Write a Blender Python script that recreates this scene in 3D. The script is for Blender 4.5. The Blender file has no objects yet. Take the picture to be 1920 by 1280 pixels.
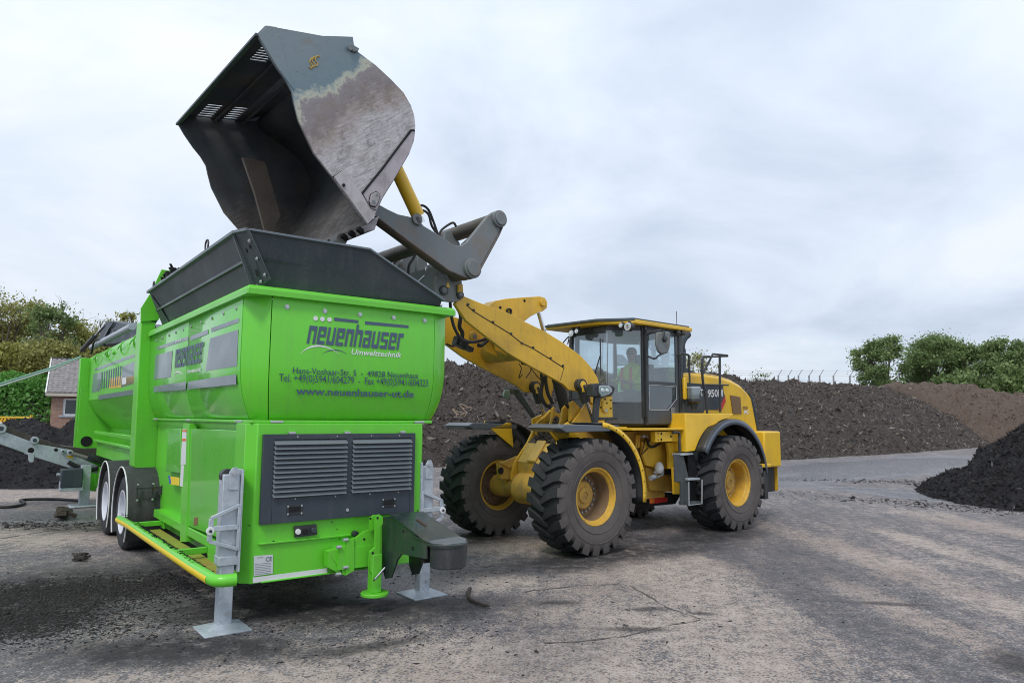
import bpy, bmesh, math, random
import numpy as np
from mathutils import Vector, Matrix, noise, Euler
random.seed(7); RG=np.random.default_rng(5)
SC=bpy.context.scene; COL=SC.collection
PI=math.pi
# ---------------------------------------------------------------- camera
FPX=1320.; CAMH=1.88; PITCH=math.radians(6.2); ROLL=math.radians(0.4)
Fv=np.array([0,math.cos(PITCH),math.sin(PITCH)]); _R=np.array([1.,0,0]); _U=np.cross(_R,Fv)
Rv=_R*math.cos(ROLL)+_U*math.sin(ROLL); Uv=-_R*math.sin(ROLL)+_U*math.cos(ROLL)
CP=np.array([0,0,CAMH])
cam=bpy.data.cameras.new('camera'); co=bpy.data.objects.new('camera',cam); COL.objects.link(co)
co.matrix_world=Matrix([[Rv[0],Uv[0],-Fv[0],0],[Rv[1],Uv[1],-Fv[1],0],[Rv[2],Uv[2],-Fv[2],CAMH],[0,0,0,1]])
cam.sensor_width=36; cam.lens=FPX/1920*36; cam.clip_end=3000; cam.clip_start=.05
SC.camera=co
SC.cycles.pixel_filter_type='BLACKMAN_HARRIS'; SC.cycles.filter_width=1.0
# ---------------------------------------------------------------- world, sun, exposure
SUN_EL=math.radians(52); SUN_AZ=math.radians(200)
W=bpy.data.worlds.new('World'); SC.world=W; W.use_nodes=True
nt=W.node_tree; nt.nodes.clear()
def wn(t,**k):
    n=nt.nodes.new(t)
    for a,b in k.items(): setattr(n,a,b)
    return n
sky=wn('ShaderNodeTexSky',sky_type='NISHITA',sun_disc=False,sun_elevation=SUN_EL,sun_rotation=SUN_AZ)
tc=wn('ShaderNodeTexCoord'); sep=wn('ShaderNodeSeparateXYZ'); nt.links.new(tc.outputs['Generated'],sep.inputs[0])
# flatten clouds towards the horizon: use direction / (z+0.25)
ad=wn('ShaderNodeMath',operation='ADD'); ad.inputs[1].default_value=.34; nt.links.new(sep.outputs[2],ad.inputs[0])
mx=wn('ShaderNodeMath',operation='MAXIMUM'); mx.inputs[1].default_value=.08; nt.links.new(ad.outputs[0],mx.inputs[0])
dv=wn('ShaderNodeVectorMath',operation='SCALE'); iv=wn('ShaderNodeMath',operation='DIVIDE'); iv.inputs[0].default_value=1
nt.links.new(mx.outputs[0],iv.inputs[1]); nt.links.new(tc.outputs['Generated'],dv.inputs[0]); nt.links.new(iv.outputs[0],dv.inputs['Scale'])
mp=wn('ShaderNodeMapping'); mp.inputs['Scale'].default_value=(1,1.15,1); mp.inputs['Location'].default_value=(3.1,.4,0); nt.links.new(dv.outputs[0],mp.inputs[0])
n1=wn('ShaderNodeTexNoise'); n1.inputs['Scale'].default_value=1.5; n1.inputs['Detail'].default_value=7; n1.inputs['Roughness'].default_value=.55; n1.inputs['Distortion'].default_value=.35
nt.links.new(mp.outputs[0],n1.inputs['Vector'])
cr=wn('ShaderNodeValToRGB'); e=cr.color_ramp.elements
e[0].position=.33; e[0].color=(.56,.64,.77,1); e[1].position=.66; e[1].color=(.83,.88,.96,1)
x_=e.new(.47); x_.color=(.68,.76,.88,1)
nt.links.new(n1.outputs['Fac'],cr.inputs[0])
# brighter overhead, a touch darker and bluer at the horizon (thicker cloud seen edge on)
hr=wn('ShaderNodeMapRange'); hr.inputs[1].default_value=0; hr.inputs[2].default_value=.45; hr.inputs[3].default_value=.86; hr.inputs[4].default_value=1.08
nt.links.new(sep.outputs[2],hr.inputs[0])
ml=wn('ShaderNodeVectorMath',operation='SCALE'); nt.links.new(cr.outputs[0],ml.inputs[0]); nt.links.new(hr.outputs[0],ml.inputs['Scale'])
bs=wn('ShaderNodeBackground'); bs.inputs[1].default_value=.10; nt.links.new(sky.outputs[0],bs.inputs[0])
bc=wn('ShaderNodeBackground'); bc.inputs[1].default_value=1.0; nt.links.new(ml.outputs[0],bc.inputs[0])
mxs=wn('ShaderNodeMixShader'); mxs.inputs[0].default_value=.93
nt.links.new(bs.outputs[0],mxs.inputs[1]); nt.links.new(bc.outputs[0],mxs.inputs[2])
wo=wn('ShaderNodeOutputWorld'); nt.links.new(mxs.outputs[0],wo.inputs[0])
sl=bpy.data.lights.new('sun','SUN'); sl.energy=1.4; sl.angle=math.radians(14); sl.color=(1,.96,.9)
so=bpy.data.objects.new('sun',sl); COL.objects.link(so)
sd=Vector((math.sin(SUN_AZ)*math.cos(SUN_EL),math.cos(SUN_AZ)*math.cos(SUN_EL),math.sin(SUN_EL)))
so.rotation_euler=sd.to_track_quat('Z','Y').to_euler()
SC.view_settings.view_transform='Standard'; SC.view_settings.look='None'; SC.view_settings.gamma=1; SC.view_settings.exposure=0.22
# ---------------------------------------------------------------- frames: real-world planes that photo points are measured on
def ray(px,py): return Fv+Rv*(px-960)/FPX-Uv*(py-640)/FPX
def onplane(px,py,p0,n):
    d=ray(px,py); n=np.array(n,float); t=((np.array(p0,float)-CP)@n)/(d@n); return CP+t*d
def ground(px,py,z=0): return onplane(px,py,(0,0,z),(0,0,1))
def atd(px,py,depth):
    d=ray(px,py); return CP+d*(depth/d[1])
class Fr:
    def __init__(s,o,ang):
        a=math.radians(ang); s.ang=a; s.o=np.array(o,float); s.x=np.array([math.cos(a),math.sin(a),0]); s.y=np.array([-math.sin(a),math.cos(a),0]); s.z=np.array([0,0,1.])
    def w(s,p): return s.o+p[0]*s.x+p[1]*s.y+p[2]*s.z
    def l(s,p): v=np.array(p)-s.o; return (v@s.x,v@s.y,v@s.z)
    def U(s,px,py,ax,val):
        n=[s.x,s.y,s.z][ax]; return s.l(onplane(px,py,s.o+n*val,n))
    def P(s,pts,ax,val,o=(0,0),k=1.): return [s.U(o[0]+x/k,o[1]+y/k,ax,val) for x,y in pts]
    def pl(s,px,py,p0,n): # general plane in frame coords
        nn=n[0]*s.x+n[1]*s.y+n[2]*s.z; return s.l(onplane(px,py,s.w(p0),nn))
MS=Fr((-2.369,6.571,0),37.3)      # screening machine: x right along its front, y back, z up
LR=Fr((0.36,10.98,0),41.2)        # loader rear frame: x towards its tail, y away, z up
_d=LR.w((1.75,0,0)); _b=math.radians(39.9)
LF=Fr((_d[0]-1.75*math.cos(_b),_d[1]-1.75*math.sin(_b),0),39.9)   # loader front frame, slightly steered
# ---------------------------------------------------------------- mesh building
class MB:
    def __init__(s): s.v=[]; s.f=[]; s.m=[]; s.c=[]
    def add(s,vs,fs,m=0,c=None):
        n=len(s.v); s.v+= [tuple(map(float,v)) for v in vs]; s.f+=[tuple(i+n for i in f) for f in fs]; s.m+=[m]*len(fs)
        if c is not None: s.c+= [c]*len(fs)
        return s
    def box(s,a,b,m=0):
        x0,y0,z0=a; x1,y1,z1=b
        return s.add([(x0,y0,z0),(x1,y0,z0),(x1,y1,z0),(x0,y1,z0),(x0,y0,z1),(x1,y0,z1),(x1,y1,z1),(x0,y1,z1)],
          [(0,3,2,1),(4,5,6,7),(0,1,5,4),(1,2,6,5),(2,3,7,6),(3,0,4,7)],m)
    def obox(s,c,size,rot=(0,0,0),m=0):
        R=Euler(rot).to_matrix(); h=[d/2 for d in size]; vs=[]
        for sz in (-1,1):
            for sx,sy in ((-1,-1),(1,-1),(1,1),(-1,1)):
                vs.append(Vector(c)+R@Vector((sx*h[0],sy*h[1],sz*h[2])))
        return s.add(vs,[(0,3,2,1),(4,5,6,7),(0,1,5,4),(1,2,6,5),(2,3,7,6),(3,0,4,7)],m)
    def beam(s,p0,p1,w,h,m=0,up=(0,0,1)):
        p0=Vector(p0); p1=Vector(p1); d=(p1-p0).normalized(); u=Vector(up)
        sd=d.cross(u); sd=sd.normalized() if sd.length>1e-4 else Vector((1,0,0)); u=sd.cross(d)
        vs=[p+sd*a*w/2+u*b*h/2 for p in (p0,p1) for a,b in ((-1,-1),(1,-1),(1,1),(-1,1))]
        return s.add(vs,[(0,3,2,1),(4,5,6,7),(0,1,5,4),(1,2,6,5),(2,3,7,6),(3,0,4,7)],m)
    def prism(s,poly,vec,m=0):
        n=len(poly); v=Vector(vec); vs=[Vector(p) for p in poly]; vs+=[p+v for p in vs]
        return s.add(vs,[tuple(range(n))[::-1],tuple(range(n,2*n))]+[(i,(i+1)%n,(i+1)%n+n,i+n) for i in range(n)],m)
    def tube(s,pts,r,n=10,m=0,cap=True):
        pts=[Vector(p) for p in pts]; k=len(pts); rs=r if isinstance(r,(list,tuple)) else [r]*k
        vs=[]; up=None
        for i,p in enumerate(pts):
            t=(pts[min(i+1,k-1)]-pts[max(i-1,0)]).normalized()
            if up is None:
                up=t.cross(Vector((0,0,1)));  up=up.normalized() if up.length>1e-3 else Vector((1,0,0))
            up=(up-t*up.dot(t)).normalized(); b=t.cross(up)
            for j in range(n):
                a=2*PI*j/n; vs.append(p+(up*math.cos(a)+b*math.sin(a))*rs[i])
        fs=[(i*n+j,i*n+(j+1)%n,(i+1)*n+(j+1)%n,(i+1)*n+j) for i in range(k-1) for j in range(n)]
        if cap: fs+=[tuple(range(n))[::-1],tuple(range((k-1)*n,k*n))]
        return s.add(vs,fs,m)
    def cyl(s,p0,p1,r,n=20,m=0): return s.tube([p0,p1],r,n,m)
    def lathe(s,prof,o,ax,n=32,m=0,closed=False):
        ax=Vector(ax).normalized(); u=ax.orthogonal().normalized(); w=ax.cross(u); o=Vector(o); k=len(prof); vs=[]
        for j in range(n):
            a=2*PI*j/n; d=u*math.cos(a)+w*math.sin(a)
            for r,h in prof: vs.append(o+ax*h+d*r)
        fs=[]
        for j in range(n):
            for i in range(k if closed else k-1):
                i2=(i+1)%k; j2=(j+1)%n; fs.append((j*k+i,j2*k+i,j2*k+i2,j*k+i2))
        return s.add(vs,fs,m)
    def grid(s,rows,m=0):
        k=len(rows[0]); vs=[p for r in rows for p in r]
        return s.add(vs,[(i*k+j,i*k+j+1,(i+1)*k+j+1,(i+1)*k+j) for i in range(len(rows)-1) for j in range(k-1)],m)
    def build(s,name,mats,parent=None,bev=0,solid=0,angle=35,recalc=True,seg=2,colattr=False,off=0):
        me=bpy.data.meshes.new(name); me.from_pydata(s.v,[],s.f)
        if not isinstance(mats,(list,tuple)): mats=[mats]
        for q in mats: me.materials.append(q)
        me.polygons.foreach_set('material_index',s.m)
        if s.c:
            at=me.attributes.new('tone','FLOAT','FACE'); at.data.foreach_set('value',s.c)
        if recalc:
            bm=bmesh.new(); bm.from_mesh(me); bmesh.ops.recalc_face_normals(bm,faces=bm.faces); bm.to_mesh(me); bm.free()
        me.polygons.foreach_set('use_smooth',[True]*len(me.polygons)); me.set_sharp_from_angle(angle=math.radians(angle))
        o=bpy.data.objects.new(name,me); COL.objects.link(o)
        if parent: o.parent=parent
        if solid:
            md=o.modifiers.new('s','SOLIDIFY'); md.thickness=solid; md.offset=off; md.use_even_offset=True
        if bev:
            md=o.modifiers.new('b','BEVEL'); md.width=bev; md.segments=seg; md.limit_method='ANGLE'; md.angle_limit=math.radians(40); md.harden_normals=False
        return o
def tag(o,label=None,cat=None,group=None,kind=None):
    if label: o['label']=label
    if cat: o['category']=cat
    if group: o['group']=group
    if kind: o['kind']=kind
    return o
def thing(name,fr,label,cat,group=None,loc=None):
    o=bpy.data.objects.new(name,None); COL.objects.link(o); o.empty_display_size=.3
    if fr is not None: o.location=fr.o; o.rotation_euler=(0,0,fr.ang)
    if loc is not None: o.location=loc
    return tag(o,label,cat,group)
def bez(pts,n=8):
    """Catmull-Rom through the points"""
    P=[Vector(p) for p in pts]; P=[2*P[0]-P[1]]+P+[2*P[-1]-P[-2]]; out=[]
    for i in range(1,len(P)-2):
        for k in range(n):
            t=k/n; a,b,c_,d=P[i-1],P[i],P[i+1],P[i+2]
            out.append(.5*((2*b)+(c_-a)*t+(2*a-5*b+4*c_-d)*t*t+(3*b-a-3*c_+d)*t**3))
    out.append(P[-2]); return out
# ---------------------------------------------------------------- materials
MATS={}
class NT:
    def __init__(s,name):
        s.m=bpy.data.materials.new(name); s.m.use_nodes=True; s.t=s.m.node_tree; s.t.nodes.clear()
        s.out=s.n('ShaderNodeOutputMaterial'); s.tc=s.n('ShaderNodeTexCoord')
    def n(s,t,inp=None,**k):
        x=s.t.nodes.new(t)
        for a,b in k.items(): setattr(x,a,b)
        for a,b in (inp or {}).items():
            if hasattr(b,'is_output') or isinstance(b,bpy.types.NodeSocket): s.t.links.new(b,x.inputs[a])
            else: x.inputs[a].default_value=b
        return x
    def noise(s,sc,det=4,rough=.55,vec=None,dist=0,scale=None):
        v=vec or s.tc.outputs['Object']
        if scale: v=s.n('ShaderNodeMapping',{0:v,'Scale':scale}).outputs[0]
        return s.n('ShaderNodeTexNoise',{'Vector':v,'Scale':sc,'Detail':det,'Roughness':rough,'Distortion':dist}).outputs['Fac']
    def mr(s,v,a,b,c=0,d=1,clamp=True): return s.n('ShaderNodeMapRange',{0:v,1:a,2:b,3:c,4:d},clamp=clamp).outputs[0]
    def math(s,op,a,b=0,c=0): return s.n('ShaderNodeMath',{0:a,1:b,2:c},operation=op).outputs[0]
    def mix(s,f,a,b):
        x=s.n('ShaderNodeMix',data_type='RGBA')
        for i,v in ((0,f),(6,a),(7,b)):
            if isinstance(v,bpy.types.NodeSocket): s.t.links.new(v,x.inputs[i])
            else: x.inputs[i].default_value=v if i==0 else (tuple(v)+(1,))[:4]
        return x.outputs[2]
    def ramp(s,f,stops,interp='LINEAR'):
        x=s.n('ShaderNodeValToRGB',{0:f}); e=x.color_ramp.elements; x.color_ramp.interpolation=interp
        for i,(p,c) in enumerate(stops):
            q=e[i] if i<2 else e.new(p)
            q.position=p; q.color=(tuple(c)+(1,))[:4]
        return x.outputs[0]
    def bsdf(s,col,rough=.5,metal=0,bump=None,bs=.3,bd=.01,coat=0,spec=.5,**k):
        x=s.n('ShaderNodeBsdfPrincipled')
        for nme,v in (('Base Color',col),('Roughness',rough),('Metallic',metal),('Coat Weight',coat),('Specular IOR Level',spec)):
            if isinstance(v,bpy.types.NodeSocket): s.t.links.new(v,x.inputs[nme])
            else: x.inputs[nme].default_value=(tuple(v)+(1,))[:4] if nme=='Base Color' else v
        x.inputs['Coat Roughness'].default_value=.06
        for a,b in k.items(): x.inputs[a].default_value=b
        if bump is not None:
            bp=s.n('ShaderNodeBump',{'Strength':bs,'Distance':bd,'Height':bump}); s.t.links.new(bp.outputs[0],x.inputs['Normal'])
        s.t.links.new(x.outputs[0],s.out.inputs[0]); return x
def paint(name,col,rough=.35,coat=.3,dirt_shade=.25,dcol=(.12,.10,.08),speck=.0,fade=.12,ds=1.5,metal=0,spec=.5):
    t=NT(name); n1=t.noise(ds,5,.6); n2=t.noise(38,3,.6)
    c=t.mix(t.mr(t.noise(.9,2),.35,.65,0,fade),col,tuple(min(1,v*1.25+.03) for v in col))
    d=t.math('MULTIPLY',t.mr(n1,.48,.75),dirt_shade*1.0)
    c=t.mix(d,c,dcol)
    sk=t.mr(t.noise(1.0,5,.65,scale=(11,11,.7)),.50,.72,0,.55*dirt_shade); c=t.mix(sk,c,tuple(v*.8+.06 for v in dcol)); c=t.mix(t.mr(n2,.5,.8,0,.35*dirt_shade),c,tuple(v*1.3+.05 for v in dcol))
    if speck:
        sp=t.mr(t.noise(55,2,.7),.66,.72,0,speck); c=t.mix(sp,c,(.05,.035,.025))
    r=t.mr(n1,.35,.8,rough,min(1,rough+.3))
    t.bsdf(c,r,metal,coat=coat,bump=t.math('ADD',t.math('MULTIPLY',n2,.12),t.math('MULTIPLY',t.noise(1.6,2),1.0)),bs=.5,bd=.012,spec=spec); return t.m
GREEN=paint('green_paint',(.125,.58,.026),.34,.3,.30,(.10,.22,.05),0,.10,.8)
GREEN_D=paint('green_paint_panel',(.11,.56,.03),.18,.6,.26,(.12,.2,.06),0,.10,.6)
YEL=paint('yellow_paint',(.75,.445,.03),.42,.1,.6,(.24,.15,.05),.6,.12,1.4)
YELC=paint('yellow_paint_clean',(.79,.485,.02),.35,.2,.38,(.30,.19,.06),.3,.08,1.2)
STY=paint('bright_yellow_film',(.90,.66,.02),.35,.2,.1)
YELD=paint('yellow_paint_dirty',(.58,.34,.05),.6,0,.75,(.16,.12,.07),.7,.15,2.6)
BLK=paint('black_paint',(.018,.022,.026),.38,.1,.45,(.09,.08,.07),0,.2)
NAVY=paint('dark_blue_grey_panel',(.030,.043,.058),.45,.05,.3,(.08,.075,.07),0,.2)
DGREY=paint('dark_grey_steel',(.145,.170,.178),.5,0,.85,(.20,.155,.12),.5,.4,3)
ANTH=paint('anthracite_paint',(.034,.050,.058),.4,.15,.45,(.10,.10,.10),.15,.3,2)
DGRN=paint('dark_green_paint',(.011,.026,.025),.3,.3,.4,(.10,.09,.07),.2,.3,3)
RUBS=paint('rubber_plain',(.030,.032,.035),.6,0,.5,(.10,.09,.08),0,.3,2)
WHT=paint('white_paint',(.72,.73,.74),.4,.1,.15,(.3,.28,.25))
GLOG=paint('grey_lettering',(.060,.10,.155),.45,.1,.05)
GLOT=paint('small_grey_lettering',(.045,.085,.135),.5,0,.05)
GLOL=paint('grey_stripe_film',(.13,.17,.20),.25,.4,.1,(.2,.25,.2))
LOUV=paint('louvre_slat',(.14,.165,.18),.42,.1,.3,(.12,.12,.12))
REDM=paint('red_paint',(.55,.03,.02),.4,.1,.3); ORG=paint('orange_lens',(.8,.18,.02),.3,.3,.1)
CREAM=paint('cream_hood_top',(.78,.60,.28),.3,.4,.1,(.5,.4,.2))
def galv():
    t=NT('galvanised_steel'); vo=t.n('ShaderNodeTexVoronoi',{'Vector':t.tc.outputs['Object'],'Scale':24}).outputs['Color']
    s=t.n('ShaderNodeSeparateColor',{0:vo}).outputs[0]; n=t.noise(3,5)
    c=t.mix(s,(.42,.47,.52),(.52,.57,.62)); c=t.mix(t.mr(n,.45,.75,0,.5),c,(.30,.33,.35))
    t.bsdf(c,t.mr(n,.3,.7,.38,.6),.35,bump=n,bs=.05); return t.m
GALV=galv()
def chrome():
    t=NT('chrome_rod'); t.bsdf((.75,.75,.76),.12,1); return t.m
CHR=chrome()
def tyre(name,a,b):
    t=NT(name); n=t.noise(3,5,.6); f=t.noise(40,4,.7)
    c=t.mix(t.mr(n,.35,.7),a,b); t.bsdf(c,.78,bump=f,bs=.35,bd=.006,spec=.3); return t.m
TREAD=tyre('tyre_tread_rubber',(.026,.030,.034),(.050,.052,.056)); SIDEW=tyre('dusty_tyre_sidewall',(.085,.076,.072),(.125,.112,.105))
RIMY=paint('yellow_rim_paint',(.62,.36,.03),.45,0,.6,(.20,.13,.06),.5,.1,4)
RIMD=paint('dirty_rim_inside',(.22,.14,.07),.7,0,.8,(.10,.075,.055),.6,.2,6)
RIMG=paint('silver_rim_paint',(.62,.64,.70),.35,.1,.15)
# ---- weathered bucket steel; p is object space of loader front frame: x back, z up
def bucketmat(side=True):
    t=NT('worn_bucket_side_steel' if side else 'dark_bucket_steel')
    o=t.tc.outputs['Object']; sp=t.n('ShaderNodeSeparateXYZ',{0:o}); X,Z=sp.outputs[0],sp.outputs[2]
    n=t.noise(1.8,5,.6); f=t.noise(9,6,.7); rt=t.n('ShaderNodeVectorRotate',{'Vector':o,'Angle':.6},rotation_type='Y_AXIS').outputs[0]; scr=t.noise(5,8,.8,vec=rt,scale=(1.0,1,9),dist=.25)
    scr2=t.noise(3,8,.8,scale=(2,1,1.2),dist=.2); sc=t.math('ADD',t.math('MULTIPLY',scr,.62),t.math('MULTIPLY',scr2,.38))
    steel=t.mix(t.mr(sc,.40,.58),(.24,.22,.22),(.60,.57,.575)); steel=t.mix(t.mr(f,.56,.72,0,.8),steel,(.10,.085,.08))
    if side:
        # wear line runs along a slanting line across the plate
        d=t.math('ADD',Z,t.math('MULTIPLY',X,-.9))
        d=t.math('ADD',d,t.mr(n,.2,.8,-.30,.30)); d=t.math('ADD',d,t.mr(f,.2,.8,-.12,.12))
        fac=t.mr(d,7.22,9.77)
        c=t.ramp(fac,[(0,(.5,.5,.5)),(.40,(.42,.40,.40)),(.56,(.25,.185,.145)),(.64,(.20,.17,.165)),(.715,(.26,.235,.24)),(.733,(.46,.46,.36)),(.76,(.36,.39,.34)),(.785,(.15,.215,.245)),(1,(.19,.235,.255))])
        sel=t.mr(t.math('ADD',fac,t.mr(scr2,.3,.7,-.10,.10)),.44,.66); paintm=t.mr(fac,.70,.76)
        c2=t.mix(sel,steel,c); c2=t.mix(t.math('MULTIPLY',t.mr(scr,.54,.64,0,.7),t.mr(fac,.78,.4)),c2,(.50,.47,.47)); c2=t.mix(t.mr(t.noise(26,5,.75,vec=rt,scale=(.6,1,3)),.58,.66,0,.5),c2,(.10,.085,.085))
        c2=t.mix(t.math('MULTIPLY',t.mr(t.noise(4,4),.55,.7),.35),c2,(.20,.15,.10))
        t.bsdf(c2,.52,.15,bump=f,bs=.25,bd=.006)
    else:
        c=t.mix(t.mr(n,.4,.7),(.062,.080,.092),(.125,.13,.13)); low=t.mr(t.math('ADD',Z,t.mr(n,.2,.8,-.3,.3)),4.95,4.45)
        c=t.mix(low,c,t.mix(t.mr(sc,.45,.7),(.16,.145,.13),(.42,.39,.36)))
        rust=t.math('MULTIPLY',t.mr(t.noise(2.6,5),.52,.68),.45); c=t.mix(rust,c,(.12,.085,.06))
        t.bsdf(c,.6,.1,bump=f,bs=.2,bd=.006)
    return t.m
BSIDE=bucketmat(True); BIN=bucketmat(False)
def glass(name,tint,tr,rough=.02):
    t=NT(name); fr=t.n('ShaderNodeFresnel',{'IOR':1.5}).outputs[0]
    fr=t.math('ADD',t.math('MULTIPLY',fr,1.5),.07)
    a=t.n('ShaderNodeBsdfTransparent',{0:tint+(1,)}).outputs[0]; b=t.n('ShaderNodeBsdfGlossy',{0:(.9,.95,1,1),1:rough}).outputs[0]
    c=t.n('ShaderNodeBsdfDiffuse',{0:(.50,.60,.64,1)}).outputs[0]
    m=t.n('ShaderNodeMixShader',{0:tr,1:a,2:c}).outputs[0]
    m=t.n('ShaderNodeMixShader',{0:fr,1:m,2:b}).outputs[0]; t.t.links.new(m,t.out.inputs[0]); return t.m
GLASS=glass('cab_window_glass',(.80,.90,.93),.16); GLASSD=glass('dark_window_glass',(.25,.33,.34),.05)
LENS=paint('lamp_lens',(.55,.60,.60),.12,.6,.05); LENSG=paint('headlight_glass',(.16,.26,.24),.08,.8,.05)
BLANK=paint('white_plate',(.60,.62,.64),.4,.1,.1); SLV=paint('zinc_bolt',(.5,.52,.54),.3,0,.1,metal=.6)
HOSE=paint('hydraulic_hose',(.016,.016,.018),.5,0,.2); HOLE=paint('dark_opening',(.006,.006,.007),.8,0,0)
BROWN=paint('brown_radiator_mesh',(.20,.115,.05),.8,0,.4)
def text(body,parent,fr,pl,pr,hpx,mat,ax=1,val=0,n=(0,-1,0),bold=0,name='lettering',shear=0,zscale=None):
    """text laid on the plane frame-axis ax = val; pl, pr = photo points of the two baseline ends"""
    a=Vector(fr.U(*pl,ax,val)); b=Vector(fr.U(*pr,ax,val)); top=Vector(fr.U((pl[0]+pr[0])/2,(pl[1]+pr[1])/2-hpx,ax,val)); h=(top-(a+b)/2).length
    cu=bpy.data.curves.new(name,'FONT'); cu.body=body; cu.size=1; cu.offset=bold; cu.shear=shear; cu.resolution_u=2
    o=bpy.data.objects.new(name,cu); COL.objects.link(o); bpy.context.view_layer.update()
    me=bpy.data.meshes.new_from_object(o); bpy.data.objects.remove(o)
    vs=np.array([v.co[:] for v in me.vertices]); x0,x1=vs[:,0].min(),vs[:,0].max()
    d=b-a; N=Vector(n); up=Vector((0,0,1))
    for v in me.vertices:
        u=(v.co.x-x0)/(x1-x0); p=a+d*u+up*(v.co.y/.70*h); v.co=p+N*.002
    me.materials.append(mat); ob=bpy.data.objects.new(name,me); COL.objects.link(ob); ob.parent=parent
    return ob
LET={'n':[(0,0,.3,1),(.3,.76,.7,1),(.7,0,1,1)],'e':[(0,0,.3,1),(.3,.78,1,1),(.7,.55,1,.78),(.3,.42,1,.56),(.3,0,1,.2)],'u':[(0,0,.3,1),(.3,0,.7,.22),(.7,0,1,1)],
 'h':[(0,0,.3,1.3),(.3,.76,.7,1),(.7,0,1,1)],'a':[(0.05,.78,.7,1),(.7,0,1,1),(0,.42,.7,.58),(0,0,.3,.42),(.3,0,.7,.18)],'s':[(0,.78,1,1),(0,.55,.3,.78),(0,.42,1,.58),(.7,.2,1,.42),(0,0,1,.2)],'r':[(0,0,.3,1),(.3,.76,.75,1)]}
def blockword(word,parent,mat,P00,P10,P01,n,name='lettering'):
    P00,P10,P01=map(Vector,(P00,P10,P01)); mb=MB(); N=Vector(n); wid=[.75 if c=='r' else 1 for c in word]; tot=sum(wid)+.2*(len(word)-1); x=0
    for ch,w in zip(word,wid):
        for a,b,c,d in LET[ch]:
            q=[(x+a,b),(x+c,b),(x+c,d),(x+a,d)]
            mb.add([P00+(P10-P00)*(u/tot)+(P01-P00)*v+N*.003 for u,v in q],[(0,1,2,3)])
        x+=w+.2
    return mb.build(name,mat,parent,recalc=False)
# ================================================================ SCREENING MACHINE
M=thing('screening_machine',MS,'bright green trailer drum screener with dark hopper, standing on galvanised jacks under the raised bucket','screening machine')
def offset(poly,d):
    """inset an open polyline footprint (x,y) by d to its right-hand (inner) side, mitred"""
    out=[]; n=len(poly)
    for i,p in enumerate(poly):
        es=[]
        if i>0: es.append((p[0]-poly[i-1][0],p[1]-poly[i-1][1]))
        if i<n-1: es.append((poly[i+1][0]-p[0],poly[i+1][1]-p[1]))
        ns=[]
        for ex,ey in es:
            l=math.hypot(ex,ey); ns.append((-ey/l,ex/l))
        nx=sum(a for a,b in ns)/len(ns); ny=sum(b for a,b in ns)/len(ns); k=nx*nx+ny*ny
        out.append((p[0]+nx/k*d,p[1]+ny/k*d))
    return out
YS=2.35
FOOT=[(-.10,4.64),(-.10,YS),(-.10,.22),(.10,0),(1.90,0),(2.12,.14),(2.12,4.64)]
LEV=[(3.035,0),(2.36,0),(2.22,.010),(2.08,.035),(1.96,.075),(1.85,.125)]
rings=[[(x,y,z) for x,y in offset(FOOT,d)] for z,d in LEV]
def shell(i,j,name,mat,gap=.004):
    rows=[]
    for r in rings:
        a,b=Vector(r[i]),Vector(r[j]); e=(b-a).normalized()*gap; rows.append([a+e,b-e])
    return MB().grid(rows[::-1]).build(name,mat,M,solid=.012,angle=25,bev=.003,off=-1 if False else 0)
sp1=shell(0,1,'side_panel',GREEN_D); sp2=shell(1,2,'side_panel',GREEN_D)
shell(2,3,'corner_panel',GREEN); fp=shell(3,4,'front_panel',GREEN); shell(4,5,'corner_panel',GREEN); shell(5,6,'side_panel',GREEN_D)
# dark inside body so that joints read dark
MB().box((.16,.26,1.8),(1.9,4.6,3.03)).build('inner_body',HOLE,M)
# rim
rm=MB(); RP=[(-.15,4.62),(-.15,-.06),(2.14,-.06),(2.16,4.62)]
prof=[(0,3.015),(0,3.075),(.02,3.098),(.20,3.135),(.20,3.015)]
rr=[[(x,y,z) for x,y in offset(RP,d)] for d,z in prof]+[[(x,y,3.015) for x,y in offset(RP,0)]]
rm.grid(rr); rm.build('rim',GREEN,M,bev=.012,angle=30)
# bolts along the panels
def bolts(parent,pts,n,r=.013,h=.012,mat=None,name='bolt'):
    for p in pts:
        b=MB(); p=Vector(p); n_=Vector(n); b.cyl(p,p+n_*.004,r*1.5,12); b.cyl(p,p+n_*h,r,6); b.build(name,mat or SLV,parent)
bolts(fp,[MS.U(*p,1,-.008) for p in ((538,575),(609,583),(675,589.5),(738,595.5),(796,601))],(0,-1,0),.016)
bolts(sp2,[(-.108,MS.U(*p,0,-.1)[1],2.93) for p in ((445,575),(421,583),(399,594),(379,602),(360,610))],(-1,0,0))
bolts(sp1,[(-.108,y,2.93) for y in (2.6,3.0,3.4,3.8,4.2)],(-1,0,0))
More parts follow.
